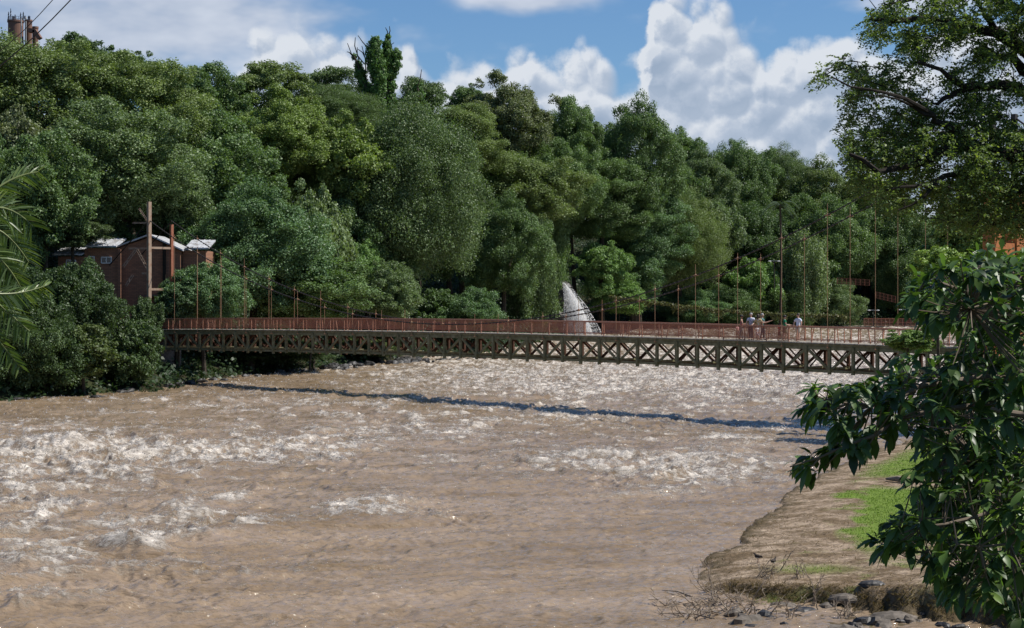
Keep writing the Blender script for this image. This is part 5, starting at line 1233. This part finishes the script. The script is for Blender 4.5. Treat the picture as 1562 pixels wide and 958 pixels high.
for (x0, y0, x1, y1) in [(1060, 915, 1010, 905), (1210, 925, 1150, 940), (1300, 938, 1250, 932), (1100, 950, 1020, 940)]:
    a = on_bank(x0, y0) + Vector((0, 0, .05)); b = on_bank(x1, y1) + Vector((0, 0, .08)); o = MB().tube([a, a.lerp(b, .5) + Vector((0, .1, .05)), b], [.022, .018, .009], 6).build('fallen_branch', M['dead']); tag(o, 'long thin fallen branch lying across the washed up brush', 'branch', 'fallen branches in the brush')

# ------------------------------------------------------------------ palm at the left edge
def palm():
    c = pix(-70, 385, 26); e = empty('palm', (c.x, c.y, .0)); e.location.z = 0.9; tag(e, 'palm at the left edge whose fronds reach into view', 'palm')
    o_ = Vector(e.location); MB().tube([(0, 0, 0), (-.1, 0, 3.5), c - o_], [.22, .17, .15], 10).build('trunk', M['bark'], e)
    rng = np.random.RandomState(6)
    lm = leaf_mat('palm_leaflets', (.095, .145, .045), .32, .3, .3, .5)
    fr = [([(-70, 385), (-40, 300), (10, 268), (58, 262)], 60, .0, 26.0), ([(-70, 385), (-45, 310), (5, 296), (50, 345)], 72, .3, 25.0), ([(-70, 385), (-40, 330), (0, 330), (44, 400)], 70, .25, 26.5),
          ([(-70, 385), (-30, 360), (10, 390), (40, 455)], 60, .1, 25.6), ([(-70, 420), (-30, 455), (20, 455), (72, 435)], 46, -.2, 24.6), ([(-70, 420), (-30, 430), (0, 470), (45, 505)], 60, .0, 25.2),
          ([(-70, 420), (-40, 480), (0, 520), (30, 560)], 40, .1, 24.8), ([(-70, 385), (-60, 300), (-40, 260), (-5, 240)], 40, .3, 27)]
    fr += [([(-70, 385), (-110, 300), (-170, 270), (-220, 330)], 70, .3, 26.2), ([(-70, 385), (-120, 340), (-190, 350), (-230, 430)], 70, .2, 25.5), ([(-70, 385), (-90, 270), (-120, 200), (-170, 180)], 64, .2, 26.5), ([(-70, 385), (-75, 260), (-65, 190), (-50, 150)], 60, .2, 27.2), ([(-70, 410), (-110, 440), (-160, 480), (-180, 540)], 60, .1, 25.7), ([(-70, 410), (-90, 470), (-120, 530), (-130, 580)], 55, .1, 26.4)]
    for k, (cp, ll, tw_, Y) in enumerate(fr):
        cps = [np.array(pix(x, y, Y + (i-1)*.25)) for i, (x, y) in enumerate(cp)]
        def bz_(t): return (1-t)**3*cps[0] + 3*(1-t)**2*t*cps[1] + 3*(1-t)*t*t*cps[2] + t**3*cps[3]
        pts = [Vector(bz_(t)) - o_ for t in np.linspace(0, 1, 14)]
        fb = MB().tube(pts, [.022*(1 - i/15) + .004 for i in range(14)], 6); fo2 = fb.build('frond', mat('rachis', (.16, .19, .06), .5), e)
        Q = []
        for t in np.linspace(.18, .995, 40):
            p = bz_(t); d = bz_(min(1, t + .02)) - bz_(max(0, t - .02)); d /= np.linalg.norm(d); L_ = .72*ll*Y/F*(math.sin(.45 + 2.2*t)**.8)*rng.uniform(.85, 1.1)
            for sgn in (-1, 1):
                sdv = np.cross(d, [0, 1.0, 0]); sdv /= np.linalg.norm(sdv); up_ = np.cross(sdv, d)
                dr = d*.75 + sgn*sdv*(.75 if sgn < 0 else .6) + np.array([0, rng.uniform(-.5, .5) + sgn*.35, 0]) + rng.normal(size=3)*.05; dr /= np.linalg.norm(dr)
                wd = np.cross(dr, rng.normal(size=3)*.5 + np.array([0, 1, .5])); wd = wd/np.linalg.norm(wd)*.012
                q = [p + dr*L_*s_ + np.array([0, 0, -.20*L_*s_*s_]) for s_ in (0, .35, .7, 1.0)]
                for a_, b_, w0, w1 in ((0, 1, .5, 1.), (1, 2, 1., .8), (2, 3, .8, .08)): Q.append([q[a_] - wd*w0, q[b_] - wd*w1, q[b_] + wd*w1, q[a_] + wd*w0])
        Q = np.array(Q) - np.array(o_); quads_obj('leaflets', Q, len(Q), lm, fo2, {'lv': np.repeat(rng.rand(len(Q)//3), 3)})
palm()

# ------------------------------------------------------------------ feathery tree overhanging the upper right
def overhang():
    e = empty('overhanging_tree', (13.5, 37, .5)); tag(e, 'large small leaved tree overhanging the upper right corner with dark boughs', 'tree'); o_ = Vector(e.location)
    rng = np.random.RandomState(31); rr = random.Random(31); b = MB(); nodes = []
    P = lambda x, y, Y: pix(x, y, Y) - o_
    b.tube([Vector((0, 0, -1)), P(1700, 560, 37), P(1660, 380, 37)], [.34, .3, .26], 12)
    limbs = [
     ([(1660, 380, 37), (1600, 270, 37), (1562, 240, 37), (1500, 226, 36.6), (1450, 222, 36.2), (1390, 250, 36), (1340, 262, 35.6), (1296, 236, 35.4)], .115),
     ([(1660, 380, 37), (1620, 200, 37.5), (1562, 140, 37.4), (1520, 130, 37), (1488, 128, 36.8), (1450, 120, 36.3), (1400, 96, 36)], .10),
     ([(1488, 128, 36.8), (1440, 150, 36.4), (1420, 158, 36)], .05),
     ([(1660, 380, 37), (1640, 150, 38), (1562, 76, 38), (1520, 50, 37.8), (1470, 40, 37.4), (1400, 28, 37), (1330, 30, 36.6)], .12),
     ([(1562, 110, 38), (1545, 85, 37.8), (1541, 40, 37.6), (1560, 0, 37.6)], .07),
     ([(1520, 50, 37.8), (1500, 20, 37.5), (1480, -10, 37.3)], .05),
     ([(1541, 88, 37.8), (1500, 70, 37.6), (1480, 62, 37.4)], .045),
     ([(1500, 226, 36.6), (1440, 190, 36.2), (1424, 176, 36), (1380, 150, 35.6), (1330, 138, 35.3), (1270, 118, 35)], .045),
     ([(1424, 176, 36), (1390, 160, 35.8), (1340, 146, 35.6)], .03),
     ([(1600, 290, 37), (1540, 290, 36.6), (1480, 262, 36.4), (1440, 268, 36), (1400, 285, 35.6), (1350, 290, 35.4)], .06),
     ([(1440, 268, 36), (1410, 300, 35.6), (1370, 320, 35.5)], .03),
     ([(1562, 20, 38.2), (1500, -10, 38), (1420, -10, 37.5), (1350, 8, 37)], .06),
     ([(1660, 380, 37), (1720, 200, 37.5), (1800, 60, 38), (1900, -20, 38.4)], .13), ([(1660, 380, 37), (1760, 290, 36.6), (1880, 230, 36.2), (1980, 210, 36)], .11), ([(1640, 150, 38), (1660, -20, 38.2), (1700, -160, 38.4)], .10), ([(1720, 200, 37.5), (1780, 160, 36.5), (1850, 150, 35.6)], .06),
     ([(1620, 330, 37.4), (1560, 330, 37), (1530, 345, 36.8), (1500, 340, 36.8), (1460, 330, 36.5)], .05)]
    for pts, r in limbs:
        n = len(pts); q = [P(*p) + Vector((0, 0, rr.uniform(-.02, .02))) for p in pts]
        # subdivide with wobble
        qq = [q[0]]
        for i in range(n-1):
            m_ = (q[i] + q[i+1])/2 + Vector((rr.gauss(0, .04), rr.gauss(0, .06), rr.gauss(0, .04))); qq += [m_, q[i+1]]
        r *= 1.7; rad = [max(.014, r*(1 - .82*i/(len(qq)-1))) for i in range(len(qq))]
        b.tube(qq, rad, 7); nodes += [(Vector(qq[i]), rad[i]) for i in range(len(qq))] + [((Vector(qq[i]) + Vector(qq[i+1]))/2, rad[i]) for i in range(len(qq)-1)]
    outline = [(1345, -40), (1322, -20), (1326, 20), (1318, 50), (1330, 90), (1290, 82), (1262, 102), (1242, 118), (1255, 145), (1290, 150), (1278, 175), (1290, 195), (1262, 212), (1272, 226), (1290, 222), (1296, 245), (1285, 262), (1310, 290), (1325, 305), (1350, 318), (1390, 322), (1420, 345), (1480, 350), (1575, 360), (1760, 350), (1960, 330), (2060, 240), (2040, 60), (1960, -90), (1820, -220), (1640, -240), (1480, -160), (1380, -70)]
    poly = np.array(outline, float); c = []; v = []
    cand = np.concatenate([rng.uniform([1238, -20], [1640, 385], (9000, 2)), rng.uniform([1330, -240], [2060, 370], (9000, 2))]); cand = cand[:9000].tolist() + [q for q in cand[9000:].tolist() if q[0] > 1640 or q[1] < -20]; cand = np.array(cand); sdp = poly_sd(cand[:, 0], cand[:, 1], poly)
    dn = .5*fbm(cand[:, 0]/15, cand[:, 1]/10, 2, 9) + .5*fbm(cand[:, 0]/40, cand[:, 1]/30, 2, 19)
    thr = np.where(cand[:, 1] > 200, .45, .515) - .2*((cand[:, 0] > 1465) & (cand[:, 1] > 200))
    ok = (sdp < -3) & (dn > thr); inn = (cand[:, 0] <= 1640) & (cand[:, 1] >= -20); cand = np.concatenate([cand[ok & inn][:2100], cand[ok & ~inn][:1700]])
    T3 = []
    for (x, y) in cand: T3.append(P(x, y, rng.uniform(36.0, 39.0) if y < 200 else rng.uniform(35.4, 40)))
    nodeA = [np.array(n_[0]) for n_ in nodes]; T3 = np.array(T3); NA = np.array(nodeA)
    order = np.argsort([np.min(np.linalg.norm(NA - t, axis=1)) for t in T3])
    for oi in order:                                        # grow outwards from the boughs, spray by spray
        t = T3[oi]; dd = np.linalg.norm(NA - t, axis=1); k = int(np.argmin(dd))
        if dd[k] > 1.0: continue
        s_ = NA[k]; NA = np.vstack([NA, t])
        mid = Vector(s_).lerp(Vector(t), .55) + Vector((rr.gauss(0, .04), rr.gauss(0, .04), .04)); tp = Vector(t)
        b.tube([Vector(s_), mid, tp], [.011, .008, .005], 4, False)
        for _ in range(3):
            d = np.array([rr.gauss(-.3, .7), rr.gauss(0, .7), rr.gauss(-.15, .45)]); d /= np.linalg.norm(d); st = t + rng.normal(size=3)*.05; ln_ = rng.uniform(.20, .40)
            m_ = 9; tt = np.linspace(.1, 1, m_)
            for sgn in (-1, 1):
                sv_ = np.cross(d, [0, 0, 1.0]); sv_ /= np.linalg.norm(sv_) + 1e-6
                cc = st + d[None]*ln_*tt[:, None] + sgn*sv_[None]*.036 + rng.normal(size=(m_, 3))*.014; cc[:, 2] -= .12*tt**2
                c.append(cc); nn_ = rng.normal(size=(m_, 3))*.55 + np.array([0, 0, .9]); v.append(nn_)
    c = np.concatenate(c); v = np.concatenate(v); v /= np.linalg.norm(v, axis=1)[:, None]; n = len(c)
    Q = leaf_quads(c, v, np.full(n, .076), rng, .5); quads_obj('crown', Q, n, leaf_mat('small_leaves', (.145, .205, .080), .5, .38, .4, .35), e, {'lv': rng.rand(n)})
    b.build('boughs', M['bark_dark'], e)
overhang()

# ------------------------------------------------------------------ trees and shrubs around the right end of the bridge
tree(1436, 374, 96, 84, 100, 'open', (.14, .19, .04), 'yellow green shrub in front of the right bridge end', 'shrub', 'shrub', None, base=.4, seed=1)
tree(1535, 384, 110, 70, 108, 'open', (.13, .18, .035), 'light green shrub beside the orange tower at the right edge', 'shrub', 'shrub', None, base=1.0, seed=0)
tree(1470, 318, 120, 90, 120, 'open', (.075, .12, .03), 'thin green tree in front of the orange bridge tower', 'slender_tree', 'tree', None, 'bark_dark', base=.6, seed=0)
tree(1550, 300, 110, 140, 128, 'open', (.06, .095, .028), 'dark stemmed tree at the right edge behind the large leaved one', 'slender_tree', 'tree', None, 'bark_dark', base=.8, seed=1)
tree(1390, 500, 80, 40, 104, 'open', (.10, .15, .04), 'small twiggy bush against the right part of the bridge rail', 'shrub', 'shrub', None, base=.4, seed=0)
tree(1500, 560, 180, 240, 112, 'bush', (.04, .07, .02), 'dark shrubbery under the right bridge end', 'shrub', 'shrub', None, base=.6, seed=0)

# ------------------------------------------------------------------ the large leaved tree in the right foreground
def bigleaf():
    e = empty('large_leaved_tree', (8.5, 17.5, 1.5)); tag(e, 'large leaved tree with drooping glossy dark leaves filling the right foreground', 'tree'); o_ = Vector(e.location)
    rng = np.random.RandomState(44); rr = random.Random(44)
    P = lambda x, y, Y: pix(x, y, Y) - o_
    wood = MB(); wood.tube([Vector((0, 0, -2)), P(1900, 760, 17.5), P(1860, 560, 17.5), P(1840, 450, 17.6), P(1790, 370, 17.8)], [.20, .15, .10, .06, .02], 10)
    limbs = [
     ([(1860, 560, 17.5), (1700, 520, 17.4), (1600, 500, 17), (1500, 455, 16.6), (1430, 430, 16.4), (1400, 420, 16.3)], .045),
     ([(1860, 560, 17.5), (1700, 470, 17.6), (1560, 420, 17.4), (1500, 405, 17.2)], .035),
     ([(1860, 600, 17.5), (1650, 590, 17), (1500, 575, 16.6), (1400, 590, 16.2), (1330, 618, 16), (1260, 610, 15.8)], .045),
     ([(1860, 650, 17.5), (1650, 640, 16.8), (1480, 620, 16.2), (1370, 640, 15.9), (1290, 680, 15.8), (1205, 712, 15.7)], .040),
     ([(1860, 700, 17.5), (1650, 700, 17.5), (1520, 690, 17.3), (1440, 700, 17)], .04),
     ([(1860, 760, 17.5), (1650, 750, 16.6), (1530, 775, 16), (1440, 800, 15.6), (1370, 815, 15.4)], .035),
     ([(1860, 800, 17.5), (1650, 830, 17), (1560, 860, 16.6), (1480, 880, 16.4)], .035),
     ([(1860, 760, 17.5), (1650, 790, 16.2), (1540, 830, 15.6), (1460, 830, 15.2)], .03),
     ([(1560, 420, 17.4), (1540, 440, 16.4), (1480, 470, 15.8)], .02), ([(1860, 600, 17.5), (1960, 520, 17.8), (2040, 480, 18)], .04), ([(1870, 700, 17.5), (1980, 680, 17.2), (2050, 700, 17)], .04), ([(1860, 560, 17.5), (1800, 440, 16.8), (1740, 400, 16.4)], .03), ([(1880, 780, 17.5), (1960, 840, 17.4), (2000, 900, 17.2)], .03)]
    nodes = []
    for pts, r in limbs:
        q = [P(*p) for p in pts]; qq = [q[0]]
        for i in range(len(q)-1): qq += [(q[i] + q[i+1])/2 + Vector((rr.gauss(0, .02), rr.gauss(0, .04), rr.gauss(0, .02))), q[i+1]]
        rad = [max(.006, r*(1 - .85*i/(len(qq)-1))) for i in range(len(qq))]; wood.tube(qq, rad, 8); nodes += [list(x) for x in qq]
    nodes = np.array(nodes)
    outl = np.array([(1600, 385), (1490, 380), (1440, 395), (1385, 425), (1370, 470), (1390, 500), (1470, 520), (1430, 545), (1362, 548), (1330, 580), (1290, 585), (1228, 590), (1222, 640), (1262, 655), (1258, 680), (1200, 706), (1190, 725), (1240, 742), (1300, 700), (1330, 712), (1350, 678), (1392, 665), (1400, 700), (1378, 740), (1395, 770), (1330, 812), (1325, 850), (1372, 868), (1400, 850), (1430, 905), (1470, 940), (1510, 930), (1545, 960), (1600, 970)], float)
    cand = rng.uniform([1190, 375], [1640, 975], (3000, 2)); sdp = poly_sd(cand[:, 0], cand[:, 1], outl)
    ok = sdp < -9; cand = cand[ok]; c2 = []
    for p in cand:                                           # keep the whorls apart near the rim, dense inside
        lim = 12 if len(c2) < 300 else 7
        if all((p[0]-q[0])**2 + (p[1]-q[1])**2 > lim**2 for q in c2[-330:]): c2.append(p)
    c2 = c2[:760]; nin = len(c2)
    ex_ = rng.uniform([1600, 330], [2060, 1000], (420, 2)); c2 += [q for q in ex_ if ((q[0]-1800)/260)**2 + ((q[1]-640)/330)**2 < 1][:260]
    # leaf shape: stations along the midrib, bent down, folded, gently waved
    st = np.array([0, .10, .28, .48, .68, .86, 1.0]); hw = np.array([.012, .085, .16, .195, .185, .115, .0])
    Vs = []; Fs = []; lv = []; nv_ = 0
    def leaf(p, d, up, L_, droop, val):
        nonlocal nv_
        d = d/np.linalg.norm(d); s_ = np.cross(d, up); s_ /= np.linalg.norm(s_) + 1e-9; u_ = np.cross(s_, d)
        fold = rng.uniform(.10, .35); wav = rng.uniform(0, 6.28); side = rng.uniform(-.12, .12)
        ids = []
        for k, (t, w) in enumerate(zip(st, hw)):
            c_ = p + d*L_*t*(1 - .18*droop*t) + np.array([0, 0, -1.0])*droop*L_*t*t*.55 + s_*side*L_*t*t
            r_ = w*L_*(1 + .12*math.sin(wav + k*2.1)); vv = [c_ - s_*r_ + u_*(r_*fold + .012*L_*math.sin(wav + k*3)), c_, c_ + s_*r_ + u_*(r_*fold + .012*L_*math.cos(wav + k*3))]
            Vs.extend(vv); ids.append(nv_); nv_ += 3
        for a_, b_ in zip(ids[:-1], ids[1:]):
            Fs.append((a_, a_+1, b_+1, b_)); Fs.append((a_+1, a_+2, b_+2, b_+1)); lv.extend([val, val])
    for i, (x, y) in enumerate(c2):
        rim = i < 999; Y = rng.uniform(15.2, 18.8) if x > 1380 else rng.uniform(15.3, 16.8); t = np.array(P(x, y - 8, Y)); k = int(np.argmin(np.linalg.norm(nodes - t, axis=1)))
        s0 = Vector(nodes[k]); tp = Vector(t); mid = s0.lerp(tp, .6) + Vector((0, 0, -.03)); wood.tube([s0, mid, tp], [.009, .006, .004], 5, False)
        out = np.array(tp - s0); out /= np.linalg.norm(out) + 1e-6; out = out*.6 + np.array([-.35, -.15, .1])
        nl = rng.randint(6, 10); a0 = rng.uniform(0, 6.28)
        ax = out/np.linalg.norm(out); e1 = np.cross(ax, [0, 0, 1.0]); e1 /= np.linalg.norm(e1) + 1e-6; e2 = np.cross(e1, ax)
        young = rng.rand() < .22
        for j in range(nl):
            a = a0 + j*2.4; sp2 = rng.uniform(.7, 1.25); d = ax*.55 + (e1*math.cos(a) + e2*math.sin(a))*sp2
            d[2] = d[2]*.6 + rng.uniform(-.55, .15) + (.25 if young else 0); L_ = (.110 + .100*rng.rand()**.8)*(1 if not young else .75)
            leaf(t + rng.normal(size=3)*.015, d, np.array([rng.normal()*.25, rng.normal()*.25, 1.0]), L_, rng.uniform(.35, 1.1)*(1 if not young else .5), float(np.clip(rng.rand()*.75 + (.2 if young else 0), 0, 1)))
    me = bpy.data.meshes.new('leaves'); me.from_pydata([tuple(x) for x in Vs], [], Fs); me.update(); me.polygons.foreach_set('use_smooth', [True]*len(Fs))
    at = me.attributes.new('lv', 'FLOAT', 'FACE'); at.data.foreach_set('value', np.array(lv, dtype=np.float32))
    # rib pattern across the blade, from distance along the midrib
    lm = leaf_mat('large_glossy_leaf', (.082, .145, .038), .42, .34, .7, .42); me.materials.append(lm)
    o = bpy.data.objects.new('leaves', me); C.objects.link(o); o.parent = e
    wood.build('branches', mat('pale_brown_twig', (.13, .10, .07), .7, .3), e)
bigleaf()

# earth bank the viewpoint and the foreground trees stand on
gx = np.linspace(-60, 60, 150); gy = np.linspace(-60, 41, 110); QX, QY = np.meshgrid(gx, gy)
edge = np.interp(QX, [-60, 0, 3, 9, 60], [31, 30, 31, 40, 40]) + (fbm(QX*.3, QX*0, 3, 8) - .5)*2
lim_ = 6.1 - .185*np.maximum(QY, 0) - .25
qz = -2.2 + 3.9*sstep(0, 9, edge - QY) + 1.2*sstep(8, 25, edge - QY) + (fbm(QX*.5, QY*.5, 4, 9) - .5)*.5
qz = np.minimum(qz, np.where(QX > 3, -.3 + 1.4*sstep(3, 9, QX)*(1 - sstep(30, 40, QY)) + 1.8*(1 - sstep(4, 26, QY)) - 1.2*sstep(36, 41, QY), 9)); qz = np.minimum(qz, lim_)
tag(grid_obj('near_slope', np.stack([QX, QY, qz], -1), mat('grassy_earth', (.05, .042, .025), .95, .1, (1.5, (.06, .09, .022), .42, .6), (6, .6, .06))), 'grassy earth bank under the viewpoint', kind='structure')
